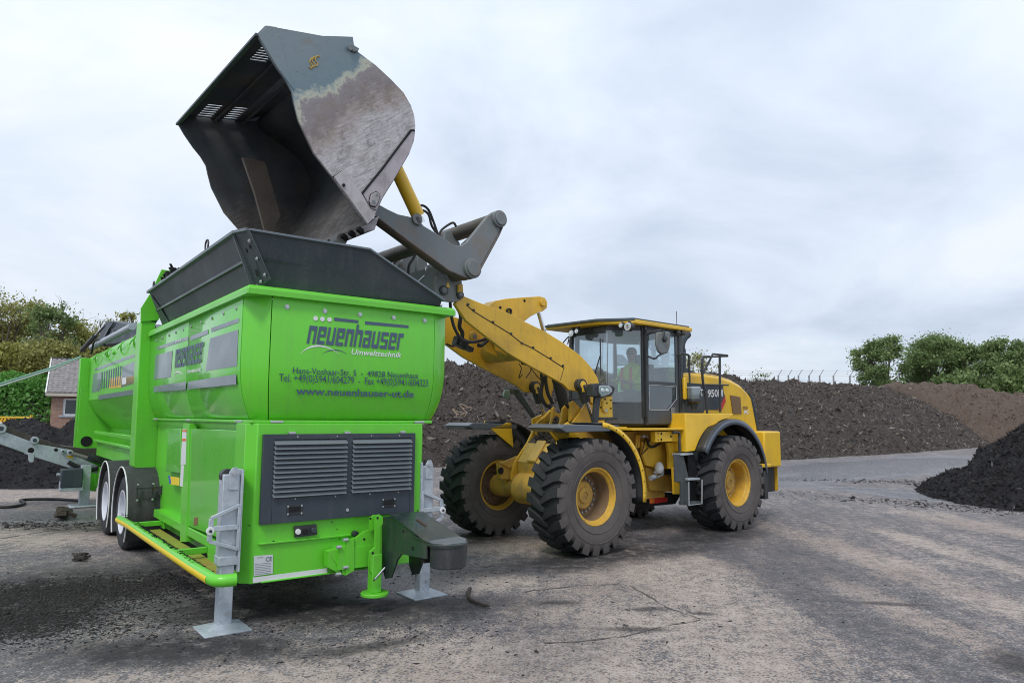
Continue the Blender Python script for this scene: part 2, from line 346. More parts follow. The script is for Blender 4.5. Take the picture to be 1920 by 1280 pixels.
# lettering on the front panel
k2=3.879
def f2(x,y,yy=-.009): return MS.U(440+x/k2,500+y/k2,1,yy)
blockword('neuenhauser',fp,GLOG,f2(522,557),f2(1212,606),f2(546,427),(0,-1,0))
lb=MB(); lb.add([f2(722,368),f2(722,392),f2(900,410),f2(900,389)],[(0,1,2,3)]); lb.add([f2(948,395),f2(948,419),f2(1265,446),f2(1265,426)],[(0,1,2,3)]); lb.build('logo_bar',GLOG,fp)
for x,y in ((588,375),(638,380),(689,384)):
    p=Vector(f2(x,y)); MB().cyl(p,p+Vector((0,-.003,0)),.0235,20).build('logo_dot',WHT,fp)
def arc(pts,ws,mat,parent,n=(0,-1,0),name='logo_arc',f=f2,up=(0,0,1)):
    c=bez([f(*p) for p in pts],6); mb=MB(); m=len(c); rows=[]
    for i,p in enumerate(c):
        t=i/(m-1)*(len(ws)-1); a=int(min(t,len(ws)-2)); w=ws[a]+(ws[a+1]-ws[a])*(t-a)
        rows.append([p+Vector(up)*w/2,p-Vector(up)*w/2])
    mb.grid(rows).build(name,mat,parent)
arc([(478,632),(520,598),(565,580),(605,575),(650,580),(705,600),(762,635)],[.003,.012,.018,.018,.014,.008,.002],WHT,fp)
arc([(636,632),(680,612),(730,605),(775,612),(818,636)],[.002,.008,.010,.007,.002],GLOG,fp)
def t2(s,a,b,h,mat,bold=.0,v=-.009,shear=0):
    text(s,fp,MS,(440+a[0]/k2,500+a[1]/k2),(440+b[0]/k2,500+b[1]/k2),h/k2,mat,1,v,(0,-1,0),bold,shear=shear)
t2('Umwelttechnik',(848,636),(1213,660),38,WHT,.015,shear=.25)
t2('Hans-Voshaar-Str. 5  -  49828 Neuenhaus',(422,775),(1334,812),33,GLOT,v=-.010,bold=.005)
t2('Tel. +49(0)5941/604279  -  Fax +49(0)5941/604323',(322,832),(1407,870),33,GLOT,v=-.010,bold=.005)
t2('www.neuenhauser-ut.de',(445,928),(1303,950),44,GLOT,.025,v=-.002)
# stripes and lettering on the left side (plane x=-.11)
def sq(pts,mat,parent,name='stripe',x=-.1095): MB().add(MS.P(pts,0,x),[tuple(range(len(pts)))]).build(name,mat,parent)
k5=2.559
def s5(pts): return [(140+x/k5,560+y/k5) for x,y in pts]
sq(s5([(655,140),(655,160),(788,112),(788,92)]),GLOL,sp2); sq(s5([(556,180),(556,200),(640,168),(640,147)]),GLOL,sp2)
sq(s5([(650,190),(785,147),(778,322),(627,346)]),GLOL,sp2); sq(s5([(545,397),(775,362),(775,410),(540,435)]),GLOL,sp2)
sq(s5([(393,232),(393,245),(545,196),(545,180)]),GLOL,sp1); sq(s5([(388,272),(470,248),(460,375),(380,388)]),GLOL,sp1); sq(s5([(378,420),(536,397),(532,436),(378,448)]),GLOL,sp1)
def s5p(x,y,xx=-.1095): return MS.U(140+x/k5,560+y/k5,0,xx)
a,b,c_=Vector(s5p(480,332)),Vector(s5p(612,304)),Vector(s5p(486,245))
blockword('neuenhauser',sp2,GLOG,a,b,c_,(-1,0,0))
for x,y in ((487,206),(498,202),(508,198)):
    p=Vector(s5p(x,y)); MB().cyl(p,p+Vector((-.003,0,0)),.02,12).build('logo_dot',WHT,sp2)
text('Umwelttechnik',sp2,MS,s5([(540,357)])[0],s5([(606,346)])[0],18/k5,WHT,0,-.1095,(-1,0,0),.02)
arc([(472,372),(488,352),(504,352),(520,364)],[.003,.018,.018,.003],WHT,sp2,(-1,0,0),f=s5p)
sq([(450,615),(457.5,615),(455,717),(449,719)],GLOG,sp2,x=-.115) if False else None
# ---- hinge rail under the upper panels
h=MB(); h.box((-.03,.06,1.815),(1.93,.10,1.845)); h.box((-.03,.1,1.815),(.01,4.6,1.845)); h.build('hinge_rail',GREEN,M,bev=.006)
for x in (.15,1.70): MB().box((x,.035,1.818),(x+.12,.062,1.84)).build('hinge',SLV,M,bev=.004)
for y in (.3,2.3,4.2): MB().box((-.05,y,1.818),(-.028,y+.2,1.84)).build('hinge',SLV,M,bev=.004)
# ---- engine cabinet (lower front housing)
LX0,LX1=.03,1.785; ZB=.36
cab=MB(); fpz=[(LX0-.085,.12),(LX0,.03),(LX1,.03),(LX1+.05,.10)]
cab.prism([(x,y,ZB) for x,y in [(LX0-.085,.30)]+fpz+[(LX1+.05,.42),(LX0-.085,.42)]],(0,0,1.455)); ec=cab.build('engine_cabinet',GREEN,M,bev=.008)
# bottom front beam with lip, reflector strip, data plate
MB().box((LX0+.09,.008,.36),(LX1-.3,.03,.375)).box((LX0+.05,.004,.705),(1.0,.03,.722)).build('lip',GREEN,ec,bev=.004)
def fq(pts,mat,parent,name,y=.024,th=.003,o=(360,760),k=2.783): return MB().prism(MS.P(pts,1,y,o,k),(0,-th,0)).build(name,mat,parent)
fq([(317,896),(705,847),(705,872),(317,925)],WHT,ec,'reflective_strip')
dp=fq([(322,784),(421,776),(421,875),(322,889)],BLANK,ec,'data_plate')
def dt(s,a,b,h): text(s,dp,MS,(360+a[0]/2.783,760+a[1]/2.783),(360+b[0]/2.783,760+b[1]/2.783),h/2.783,GLOG,1,.0195,(0,-1,0),.01)
dt('CE',(384,812),(416,809),22); dt('neuenhauser',(340,795),(372,792),6)
lm=MB()
for i in range(7): lm.add(MS.P([(327,826+i*9),(327,828+i*9),(413,820+i*8.6),(413,818+i*8.6)],1,.0195,(360,760),2.783),[(0,1,2,3)])
lm.build('print_line',GLOL,dp)
so_=fq([(530,628),(646,617),(648,672),(533,686)],BLK,ec,'socket_panel',th=.02)
for x,y,m_ in ((551,657,WHT),(591,655,HOLE),(632,648,NAVY)):
    p=Vector(MS.U(360+x/2.783,760+y/2.783,1,.0)); MB().cyl(p,p+Vector((0,-.025,0)),.026,16).build('socket_cap',m_,so_,bev=.004)
p=Vector(MS.U(663.5,999.5,1,.0)); MB().cyl(p,p+Vector((0,-.05,0)),.033,8).build('round_socket',BLK,ec,bev=.004)
hb=MB()
for x,y,r in ((298,625,.007),(79,649,.006),(425,709,.011),(1178,548,.008),(770,695,.006),(757,644,.006),(730,690,.005),(730,608,.006)):
    p=Vector(MS.U(360+x/2.783,760+y/2.783,1,.028)); hb.cyl(p,p+Vector((0,-.002,0)),r,8)
hb.build('drilled_hole',HOLE,ec)
# ---- ventilation grille
g=MS.P([(370,148),(1162,145),(1157,555),(355,620)],1,0,(360,760),2.783)
gx0,gx1,gz0,gz1=(g[0][0]+g[3][0])/2,(g[1][0]+g[2][0])/2,(g[2][2]+g[3][2])/2,(g[0][2]+g[1][2])/2
GR=MB(); T=.03
lx=[gx0+.105,gx0+(gx1-gx0)*.525-.02,gx0+(gx1-gx0)*.55+.008,gx1-.055]; lz0,lz1=gz0+.245,gz1-.05
GR.box((gx0,-.012,gz0),(lx[0],.028,gz1)); GR.box((lx[3],-.012,gz0),(gx1,.028,gz1)); GR.box((lx[1],-.012,lz0),(lx[2],.028,lz1)); GR.box((lx[0],-.012,lz1),(lx[3],.028,gz1)); GR.box((lx[0],-.012,gz0),(lx[3],.028,lz0))
gr=GR.build('ventilation_grille',NAVY,M,bev=.003)
MB().box((lx[0],.0235,lz0),(lx[3],.027,lz1)).build('grille_back',HOLE,gr)
for a_,b_ in ((lx[0],lx[1]),(lx[2],lx[3])):
    for i in range(12):
        z=lz0+(lz1-lz0)*(i+.5)/12
        sm=MB(); sm.prism([(a_-.004,-.046,z-.026),(a_-.004,-.040,z-.030),(a_-.004,.016,z+.016),(a_-.004,.012,z+.022)],(b_-a_+.008,0,0)); sm.build('slat',LOUV,gr)
for cx_,cz_ in ((gx0+.32,gz0+.115),(gx1-.30,gz0+.115)):
    hh=MB(); hh.box((cx_-.075,-.018,cz_-.045),(cx_+.075,-.012,cz_+.045)); q=hh.build('recessed_handle',BLK,gr,bev=.003)
    MB().box((cx_-.055,-.021,cz_-.02),(cx_+.055,-.0185,cz_+.028)).build('recess',HOLE,q)
    bolts(q,[(cx_+sx*.066,-.018,cz_+sz*.036) for sx in (-1,1) for sz in (-1,1)],(0,-1,0),.006,.005)
for t_ in (.17,.52,.91): x=gx0+(gx1-gx0)*t_; MB().box((x-.03,-.01,gz1),(x+.03,.027,gz1+.022)).build('hinge',SLV,gr,bev=.003)
bolts(gr,[(gx0+(gx1-gx0)*t_,-.012,z) for t_ in (.2,.45,.68,.88) for z in (gz1-.025,lz0-.03)],(0,-1,0),.005,.004)
MB().cyl(((gx0+gx1)/2+.05,-.012,gz0+.075),((gx0+gx1)/2+.05,-.02,gz0+.075),.016,12).build('lock',SLV,gr)
# ---- left side, lower zone behind the cabinet corner
sd_=MB(); sd_.box((.06,.42,.60),(.10,4.62,1.812)); sd_.build('side_wall',GREEN,M)
def side(pts,x,name,mat,th=.02,bev=.006,solidx=1): return MB().prism(MS.P(pts,0,x),(th,0,0)).build(name,mat,M,bev=bev)
dpn=side(s5([(553,622),(786,632),(762,1078),(700,1150),(533,1085)]),-.045,'service_door',GREEN_D,.03)
dpn2=side(s5([(441,622),(508,622),(508,835),(437,828)]),-.01,'service_door',GREEN_D,.03)
MB().prism(MS.P(s5([(520,596),(549,598),(535,1165),(505,1165)]),0,-.06),(.09,0,0)).build('upright',GREEN,M,bev=.004)
side(s5([(517,625),(536,625),(531,795),(508,795)]),-.064,'warning_sticker',WHT,.003,0); side(s5([(510,797),(524,797),(518,900),(504,898)]),-.064,'warning_sticker',WHT,.003,0)
for a_ in ((517,628,536,638),(515,670,533,682)): side(s5([(a_[0],a_[1]),(a_[2],a_[1]),(a_[2],a_[3]),(a_[0],a_[3])]),-.066,'red_sticker_band',ORG,.003,0)
side(s5([(455,850),(502,857),(500,895),(460,890)]),-.02,'yellow_hand_sticker',STY,.004,0); side(s5([(448,846),(458,850),(462,885),(455,888)]),-.022,'blue_sticker',paint('blue_film',(.03,.12,.45),.4),.004,0)
for x,y in ((385,907),(498,1091)):
    p=Vector(MS.U(140+x/k5,560+y/k5,0,-.02)); MB().cyl(p,p+Vector((-.02,0,0)),.025,14).build('orange_marker_lamp',ORG,M,bev=.004)
side(s5([(571,1050),(590,1046),(588,1084),(570,1086)]),-.05,'brown_latch',BROWN,.01,.002)
p=MS.U(140+388/k5,560+547/k5,1,4.64); MB().prism([(p[0]-.03,4.63,p[2]-.02),(p[0]+.03,4.63,p[2]-.02),(p[0],4.63,p[2]+.035)],(0,-.003,0)).build('yellow_warning_triangle',YELC,M)
# chassis rails
ch=MB(); ch.box((-.055,.42,ZB),(.12,1.2,.62)); ch.box((.10,.42,ZB),(.22,11.5,.80)); ch.box((1.68,.42,ZB),(1.8,11.5,.80)); ch.box((-.05,1.2,.52),(.1,4.0,.62)); ch.box((.2,.3,.42),(1.75,4.3,.5)); ch.build('chassis',GREEN,M,bev=.008)
MB().box((1.70,.42,.60),(1.78,4.62,1.85)).build('side_wall',GREEN,M)
# ---- mid post
Y0=4.64
PP=[(-.247,3.24),(-.055,3.24),(-.02,2.4),(-.025,2.25),(.089,1.913),(.178,1.773),(.208,1.109),(.129,.905),(.066,.905),(-.225,1.159)]
MB().prism([(x,Y0,z) for x,z in PP],(0,.34,0)).build('main_post',GREEN,M,bev=.014,seg=3)
MB().prism(MS.P([(583,265),(641,268),(644,190),(611,172),(583,230)],1,Y0+.34,(0,480),2.207),(0,.02,0)).build('post_gusset',GREEN,M,bev=.003)
q=MS.P([(303,505),(331,509),(331,540),(297,600),(264,603),(264,578),(283,548)],1,4.62)
MB().prism(q,(0,.03,0)).build('post_top_plate',GREEN,M,bev=.004)
# ---- hopper
H=MB()
TL=(-.17,-.06,3.60); TR=(1.06,-.06,3.60); RR=(1.95,-.06,3.165)
H.prism([(.03,.10,3.10),TL,TR,RR,(2.02,.10,3.10)],(0,.012,0)); 
# left wall
H.prism([(-.20,.22,3.63),(.03,.10,3.09),(.03,4.40,3.09),(-.20,4.40,3.63)],(.012,0,.004))
H.prism([(.03,4.40,3.09),(-.20,4.40,3.63),(2.1,4.40,3.63),(2.0,4.40,3.09)],(0,.012,0))
H.prism([(2.02,.10,3.09),(2.02,4.40,3.09),(2.16,4.40,3.2),(2.05,.1,3.15)],(.012,0,0))
hp=H.build('hopper',ANTH,M,bev=.003)
fl=MB(); 
fl.beam((-.17,-.075,3.605),(1.065,-.075,3.605),.05,.022); fl.beam((1.06,-.075,3.603),(1.97,-.075,3.165),.05,.022)
fl.beam((-.215,.22,3.635),(-.215,4.42,3.635),.045,.035); fl.beam((-.215,.22,3.635),(-.18,-.07,3.605),.045,.03)
fl.build('hopper_edge_flange',paint('light_edge_steel',(.13,.16,.185),.4,.1,.3),hp,bev=.004)
rb=MB(); rb.prism([(-.02,-.012,3.36),(1.45,-.012,3.34),(1.75,.0,3.22),(1.0,.03,3.315),(-.02,.03,3.335)],(0,-.006,0)); rb.beam((-.105,.25,3.37),(-.105,4.36,3.37),.02,.03); rb.build('pressed_rib',ANTH,hp,bev=.002)
gs=MB(); gp=[(-.20,.22,3.62),(-.175,-.072,3.60),(.055,-.045,3.165),(.02,.20,3.09)]
gs.prism(gp,(-.008,-.004,0)); gs.beam((-.20,.24,3.61),(.0,.22,3.10),.03,.05); gs.beam((-.175,-.08,3.60),(.055,-.055,3.165),.03,.012)
gg=gs.build('corner_gusset',ANTH,hp,bev=.002)
def gpt(u,v): # u across gusset, v down
    a=Vector(gp[0]).lerp(Vector(gp[1]),u); b=Vector(gp[3]).lerp(Vector(gp[2]),u); return a.lerp(b,v)+Vector((-.010,-.005,0))
gn=(Vector(gp[1])-Vector(gp[0])).cross(Vector(gp[3])-Vector(gp[0])).normalized()
if gn.x>0: gn=-gn
bolts(gg,[gpt(.85,.2),gpt(.85,.55),gpt(.9,.88),gpt(.15,.95),gpt(.5,.93)],gn,.013,.016)
hm=MB()
for u,v,r in ((.42,.75,.035),(.35,.33,.02),(.7,.3,.02)): hm.cyl(gpt(u,v),gpt(u,v)+gn*.003,r,16)
hm.build('gusset_hole',HOLE,gg)
# rear end gusset of hopper with two green looking holes
eg=MB(); eg.prism([(-.195,4.34,3.6),(.02,4.34,3.1),(.015,3.9,3.12),(-.1,4.05,3.36)],(-.006,-.004,0)); q=eg.build('corner_gusset',ANTH,hp)
hm=MB(); 
for y,z in ((4.55,3.22),(3.9,3.22)): hm.cyl((-.06,y,z),(-.056,y,z+.002),.05,16)
# shackles and debris on hopper edge
sh=MB(); sh.tube(bez([(-.2,1.35,3.64),(-.2,1.37,3.74),(-.2,1.31,3.78),(-.2,1.25,3.74),(-.2,1.27,3.64)],5),.010,8); sh.build('lifting_eye',BLK,hp)
sh=MB(); sh.tube(bez([(-.2,4.15,3.64),(-.2,4.16,3.72),(-.2,4.10,3.74),(-.2,4.08,3.64)],5),.010,8); sh.build('lifting_eye',BLK,hp)
cl=MB()
for i in range(70):
    y=random.gauss(3.1,.2); cl.obox((-.2+random.gauss(0,.02),y,3.66+abs(random.gauss(0,.035))),(random.uniform(.01,.03),random.uniform(.02,.09),random.uniform(.01,.03)),(random.random()*3,random.random()*3,random.random()*3))
cl.build('compost_residue',HOLE,hp)
# ---- rear section
RX=-.12
rp=lambda px,py,x=RX: MS.U(px,py,0,x)
YE=11.2
top=lambda y:3.13
rw=MB()
lv=[(3.13,RX),(3.0,RX),(2.2,RX),(1.95,.0),(1.60,.34),(1.55,.36)]
rows=[[(x,y,z) for y in [4.98+(YE-4.98)*i/14 for i in range(15)]] for z,x in lv]
rsp=rw.grid(rows).build('rear_side_panel',GREEN,M,solid=.01,angle=25)
lv2=[(3.13,2.12),(2.2,2.12),(1.60,1.7)]
MB().grid([[(x,y,z) for y in (4.98,YE)] for z,x in lv2]).build('rear_side_panel',GREEN_D,M,solid=.01,angle=25)
MB().prism([(RX+.02,YE-.06,3.10),(RX+.02,YE-.06,2.2),(.02,YE-.06,1.95),(.36,YE-.06,1.60),(1.6,YE-.06,1.6),(2.0,YE-.06,2.2),(2.0,YE-.06,3.1)],(0,.04,0)).build('rear_bulkhead',GREEN,M)
MB().box((.33,4.7,.8),(1.7,YE,1.6)).build('lower_body',GREEN,M)
def rq(pts,mat,name='stripe',x=RX-.008): MB().add(MS.P(s5(pts),0,x),[tuple(range(len(pts)))]).build(name,mat,rsp)
rq([(97,335),(305,258),(303,272),(97,347)],GLOL); rq([(90,360),(128,352),(122,440),(80,452)],GLOL); rq([(228,325),(302,296),(300,402),(222,425)],GLOL); rq([(118,462),(298,432),(296,457),(112,484)],GLOL)
rq([(232,378),(300,370),(300,402),(226,418)],YELC); rq([(170,382),(225,368),(222,424),(165,430)],YELC)
rb=MB()
for i in range(9):
    x=130+i*11; rb.add(MS.P(s5([(x,352-i*3.6),(x+5,350-i*3.6),(x+1,431-i*2),(x-4,432-i*2)]),0,RX-.009),[(0,1,2,3)])
rb.build('lettering',GLOG,rsp)
rq([(228,380),(248,376),(247,408),(227,412)],WHT,x=RX-.010)
# lower slanting frame edge and hatch
MB().beam((.0,4.9,1.52),(.0,10.6,1.52),.05,.07).beam((-.02,4.9,1.36),(-.02,10.4,1.36),.07,.05).build('lower_rail',GREEN,M,bev=.01)
MB().box((.02,4.9,1.05),(.06,10.4,1.36)).build('lower_skirt',GREEN,M,bev=.01)
# rear post
rpst=MB(); rpst.prism([(-.30,YE,3.12),(-.10,YE,3.12),(-.10,YE,2.0),(.05,YE,1.75),(.05,YE,.75),(-.30,YE,.75)],(0,.25,0)); rpst.build('rear_post',GREEN,M,bev=.012)
MB().prism([(-.10,YE-.16,2.45),(.38,YE-.16,1.72),(.38,YE-.16,.75),(-.28,YE-.16,.75),(-.28,YE-.16,2.45)],(0,.05,0)).build('rear_frame_plate',GREEN,M,bev=.004)
p=(-.1,YE-.165,1.32); MB().cyl(p,(p[0],p[1]-.01,p[2]),.11,20).build('round_opening',HOLE,M)
# top dark cover, pipe and hydraulic cylinder along the drum
tp=MB(); tp.cyl(MS.U(248,612,0,-.05),MS.U(172,651,0,-.05),.06,14); tp.build('roller_tube',GALV,M); MB().cyl((-.02,5.0,3.20),(-.02,10.6,3.12),.045,12).build('cover_tube',BLK,M)
cv=MS.P([(166,655),(200,610),(212,600),(246,610),(256,613),(262,612),(190,655)],0,-.02)
MB().prism(MS.P([(176,648),(199,602.5),(209,601.5),(246,610),(250,640)],0,.30),(1.3,0,0)).prism(MS.P([(186,648),(203,616),(214,604),(216,604),(206,618),(190,650)],0,.28),(-.03,0,0)).prism(MS.P([(212,617),(240,617),(240,620),(212,620)],0,.29),(-.04,0,0)).build('drum_cover',NAVY,M,bev=.01)
hc=MB(); a=Vector(MS.U(154,656,0,.0)); b=Vector(MS.U(197,609,0,.0)); hc.cyl(a,a.lerp(b,.6),.055,14); hcy=hc.build('hydraulic_cylinder',BLK,M); MB().cyl(a.lerp(b,.58),b,.028,10).build('cylinder_rod',CHR,hcy)
hc=MB(); a=Vector((-.03,5.1,3.28)); b=Vector((.10,4.7,3.66)); hc.cyl(a,b,.06,12); hc.tube(bez([(-.1,5.3,3.42),(-.13,5.35,3.25),(-.12,5.1,3.16),(-.1,4.95,3.35)],5),.014,8); hc.build('hydraulic_cylinder',BLK,M)
MB().tube(bez([(-.14,10.9,3.2),(-.14,10.6,3.42),(-.1,10.1,3.44),(-.04,9.8,3.3)],6),.02,8).build('hydraulic_hose',HOSE,M)
for y in (5.5,6.7,8.2,9.8):
    c0=MB(); c0.tube(bez([(-.15,y,3.12),(-.19,y,3.05),(-.17,y+.04,2.95),(-.14,y+.02,2.9)],4),.014,6); c0.tube(bez([(-.15,y,3.12),(-.17,y+.3,3.05),(-.16,y+.5,3.02)],4),.01,6); c0.build('hook_latch',GREEN,M)
for y in (7.8,8.6): MB().cyl((-.13,y,3.0),(-.16,y,3.0),.03,10).build('latch_knob',GREEN,M)
rl=MB(); 
# ---- wheels and fenders
def trailer_wheel(y,g=None):
    w=bpy.data.objects.new('wheel',None); COL.objects.link(w); w.parent=M; w.location=(0,y,.52)
    x0=-.33; r=.52
    prof=[(.29,0),(.31,-.012),(.42,-.02),(.485,-.005),(.515,.03),(.52,.06),(.52,.30),(.515,.33),(.485,.365),(.42,.38),(.29,.36)]
    t_=MB().lathe([(a,b) for a,b in prof],(x0+.03,0,0),(1,0,0),48,closed=True)
    t_.build('tyre',TREAD,w,angle=25)
    gm=MB()
    for h_ in (.11,.18,.25): gm.lathe([(.5206,h_-.006),(.5206,h_+.006)],(x0+.03,0,0),(1,0,0),48)
    gm.build('tread_groove',HOLE,w)
    rm_=MB().lathe([(.30,.0),(.305,-.018),(.29,-.02),(.275,.0),(.265,.09),(.16,.12),(.13,.07),(.10,.05),(0,.05)],(x0+.03,0,0),(1,0,0),40)
    rm_.build('rim',RIMG,w,angle=25)
    return w
WY=(4.78,6.35)
for y in WY: trailer_wheel(y)
def fender(y):
    f=MB(); rows=[]; r=.63
    for i in range(19):
        a=math.radians(-32+i*13.6)
        # flat front skirt then arc
        yy=y-r*math.cos(a); zz=.52+r*math.sin(a)
        rows.append([(-.34,yy,zz),(-.335,yy,zz),(-.10,yy,zz),(.14,yy,zz)])
    o=f.grid(rows).build('fender',RUBS,M,solid=.018,angle=50,bev=.004)
    e_=MB(); e_.tube([(-.345,y-r*math.cos(math.radians(-32+i*7)),.52+r*math.sin(math.radians(-32+i*7))) for i in range(36)],.010,6); e_.build('fender_edge',WHT,o)
    return o
for y in WY: fo=fender(y)
bk=MB(); yf=WY[0]-.64
for x in (-.24,-.05): bk.beam((x,yf-.01,.72),(x,yf+.03,.98),.02,.02)
bk.beam((-.27,yf-.03,.90),(.10,yf-.03,.90),.025,.025); bk.prism([(.02,yf-.05,.80),(.16,yf-.05,.78),(.16,yf-.05,1.0),(.06,yf-.05,.93)],(0,.06,0)); bk.build('fender_bracket',BLK,M,bev=.003)
bolts(M,[(x,yf-.015,z) for x in (-.24,-.05) for z in (.74,.95)],(0,-1,0),.010,.02)
# ---- guard bar
bp=[(-.385,4.45,.46),(-.395,3.6,.49),(-.40,2.0,.50),(-.40,.3,.51),(-.40,-.30,.52)]
bc_=[(-.40,-.30,.52),(-.385,-.38,.52),(-.34,-.42,.52),(-.24,-.43,.52)]
gb=MB(); gb.tube(bp+bc_[1:],.052,18); gbo=gb.build('guard_bar',GREEN,M,angle=50)
yb=MB(); rows=[]
for p in bp[:]:
    rows.append([(p[0]+.0535*math.cos(a),p[1],p[2]+.0535*math.sin(a)) for a in [math.radians(150+i*10) for i in range(9)]])
rows[0]=[(a,b+.1,c) for a,b,c in rows[0]] if False else rows[0]
yb.grid(rows).build('yellow_reflective_band',STY,gbo,angle=60)
dm=MB()
for i in range(110):
    y=random.uniform(-.2,4.3); i0=min(range(len(bp)),key=lambda j:abs(bp[j][1]-y)); dm.obox((-.395+random.uniform(-.015,.03),y,.562-random.uniform(0,.006)),(random.uniform(.004,.012),random.uniform(.01,.05),.006),(0,0,random.random()*3))
dm.build('bark_crumbs',HOLE,gbo)
for y in (3.55,1.25): MB().box((-.39,y,.46),(.02,y+.05,.52)).box((-.02,y-.06,.42),(.005,y+.11,.60)).build('guard_bar_arm',GREEN,M,bev=.005)
MB().box((-.16,.42,.395),(-.04,3.6,.41)).build('ledge',paint('rusty_green_ledge',(.25,.33,.03),.6,0,.8,(.30,.12,.03)),M)
# ---- jacks
def jack(xc,sgn,yj=.05):
    J=bpy.data.objects.new('jack',None); COL.objects.link(J); J.parent=M; J.location=(xc,yj,0)
    t_=MB(); t_.box((-.075,-.07,.56),(.075,.07,1.36)); t_.build('outer_tube',GALV,J,bev=.008)
    MB().box((-.082,-.077,.56),(.082,.077,.64)).build('tube_collar',GALV,J,bev=.006)
    MB().box((-.062,-.058,.05),(.062,.058,.60)).build('inner_tube',GALV,J,bev=.008)
    ear=MB(); ear.prism([(-.03,-.072,1.22),(.06,-.072,1.22),(.06,-.072,1.38),(.04,-.072,1.42),(.0,-.072,1.42),(-.03,-.072,1.38)],(0,-.008,0)); ear.build('lug',GALV,J,bev=.003)
    MB().cyl((.015,-.08,1.37),(.015,-.10,1.37),.022,14).cyl((.015,-.08,1.37),(.015,-.105,1.37),.010,8).build('pin',SLV,J)
    MB().cyl((-.02,-.03,1.34),(-.02,.05,1.34),.065,20).build('pulley',BLK,J)
    ft=MB(); s=.20
    b0=[(-s,-s,.012),(s,-s,.012),(s,s,.012),(-s,s,.012)]; b1=[(-.07,-.065,.055),(.07,-.065,.055),(.07,.065,.055),(-.07,.065,.055)]; bb=[(x,y,0.0) for x,y,z in b0]
    ft.add(bb+b0+b1,[(0,3,2,1),(0,1,5,4),(1,2,6,5),(2,3,7,6),(3,0,4,7),(4,5,9,8),(5,6,10,9),(6,7,11,10),(7,4,8,11),(8,9,10,11)]); ft.build('foot_plate',GALV,J,bev=.003)
    MB().cyl((.02,-.058,.15),(.02,-.075,.15),.02,6).build('bolt',SLV,J)
    # flange and ladder-like bracket facing forwards
    fx=.085*-sgn
    MB().box((fx-.008,-.10,.50),(fx+.012,.12,1.40)).build('flange',GALV,J,bev=.003)
    o=sgn; yb=-.085
    def q(pts): return [(-sgn*a,yb,z) for a,z in pts]
    br=MB(); out=[(.08,1.09),(-.03,1.06),(-.17,.98),(-.17,.80),(-.155,.77),(.08,.69)]
    # frame made from bars round two windows
    def bar(a,b,w=.022): br.beam((-sgn*a[0],yb,a[1]),(-sgn*b[0],yb,b[1]),w if False else .022,w,up=(0,1,0)) if False else br.prism([(-sgn*(a[0]+nx*w),yb,a[1]+nz*w) for nx,nz in [n0(a,b)]]+[(-sgn*(b[0]+nx*w),yb,b[1]+nz*w) for nx,nz in [n0(a,b)]]+[(-sgn*(b[0]-nx*w),yb,b[1]-nz*w) for nx,nz in [n0(a,b)]]+[(-sgn*(a[0]-nx*w),yb,a[1]-nz*w) for nx,nz in [n0(a,b)]],(0,-.022,0))
    def n0(a,b):
        dx,dz=b[0]-a[0],b[1]-a[1]; l=math.hypot(dx,dz); return (-dz/l,dx/l)
    bar((.07,1.085),(-.17,.985),.016); bar((-.165,.985),(-.175,.79),.02); bar((-.175,.79),(.07,.70),.016); bar((.07,1.09),(.07,.69),.014); bar((-.16,.895),(.07,.895),.022)
    br.build('bracket',GALV,J,bev=.004)
    MB().cyl((sgn*.175,yb-.02,.88),(sgn*.175,yb-.035,.88),.035,18).build('bracket_hub',WHT,J,bev=.003); MB().cyl((sgn*.175,yb-.03,.88),(sgn*.175,yb-.045,.88),.014,6).build('bolt',BLK,J)
    return J
jack(-.195,-1); jack(1.865,1,.10)
# ---- coupling head
XC=1.25
k6=6.4
side_pts=[(735,190),(865,170),(1275,485),(1275,690),(975,630),(925,700),(850,915),(780,925),(745,800)]
sp_=MS.P(side_pts,0,XC,(600,940),k6)
cp=MB(); cp.prism(sp_,(.02,0,0)); cp.prism([(p[0]+.30,p[1],p[2]) for p in sp_],(.02,0,0)); 
# top plate between the side plates, overhanging slightly
a,b=Vector(sp_[1]),Vector(sp_[2]); 
cp.prism([a+Vector((-.02,.02,.004)),b+Vector((-.02,-.02,.004)),b+Vector((.36,-.02,.004)),a+Vector((.36,.02,.004))],(0,0,.014))
cpl=cp.build('coupling_head',DGRN,M,bev=.004)
MB().prism([(XC+.02,sp_[1][1]-.03,sp_[1][2]-.12),(XC+.3,sp_[1][1]-.03,sp_[1][2]-.12),(XC+.3,sp_[3][1]+.05,sp_[3][2]+.05),(XC+.02,sp_[3][1]+.05,sp_[3][2]+.05)],(0,.02,-.10)).build('inner_web',HOLE,cpl)
m_=a.lerp(b,.42)+Vector((.17,0,.021)); e1=(b-a).normalized()
MB().prism([m_+e1*.09+Vector((.015,0,0)),m_+e1*.09-Vector((.015,0,0)),m_-e1*.09-Vector((.015,0,0)),m_-e1*.09+Vector((.015,0,0))],(0,0,.001)).build('slot',paint('rusty_slot',(.06,.03,.015),.9,0,.3),cpl)
ye=b[1]-.08; zc=b[2]
hd=MB(); hd.lathe([(0,zc-.03),(.185,zc-.03),(.19,zc-.02),(.19,zc-.005),(.185,zc),(0,zc)],(XC+.17,ye,0),(0,0,1),36); hd.build('head_rim',DGRN,cpl,angle=30)
MB().prism([b+Vector((-.02,.22,.02)),b+Vector((-.015,-.12,-.006)),b+Vector((.09,-.24,-.01)),b+Vector((.27,-.24,-.01)),b+Vector((.36,-.12,.0)),b+Vector((.34,.22,.02))],(0,0,.014)).build('head_plate',DGRN,cpl,bev=.004)
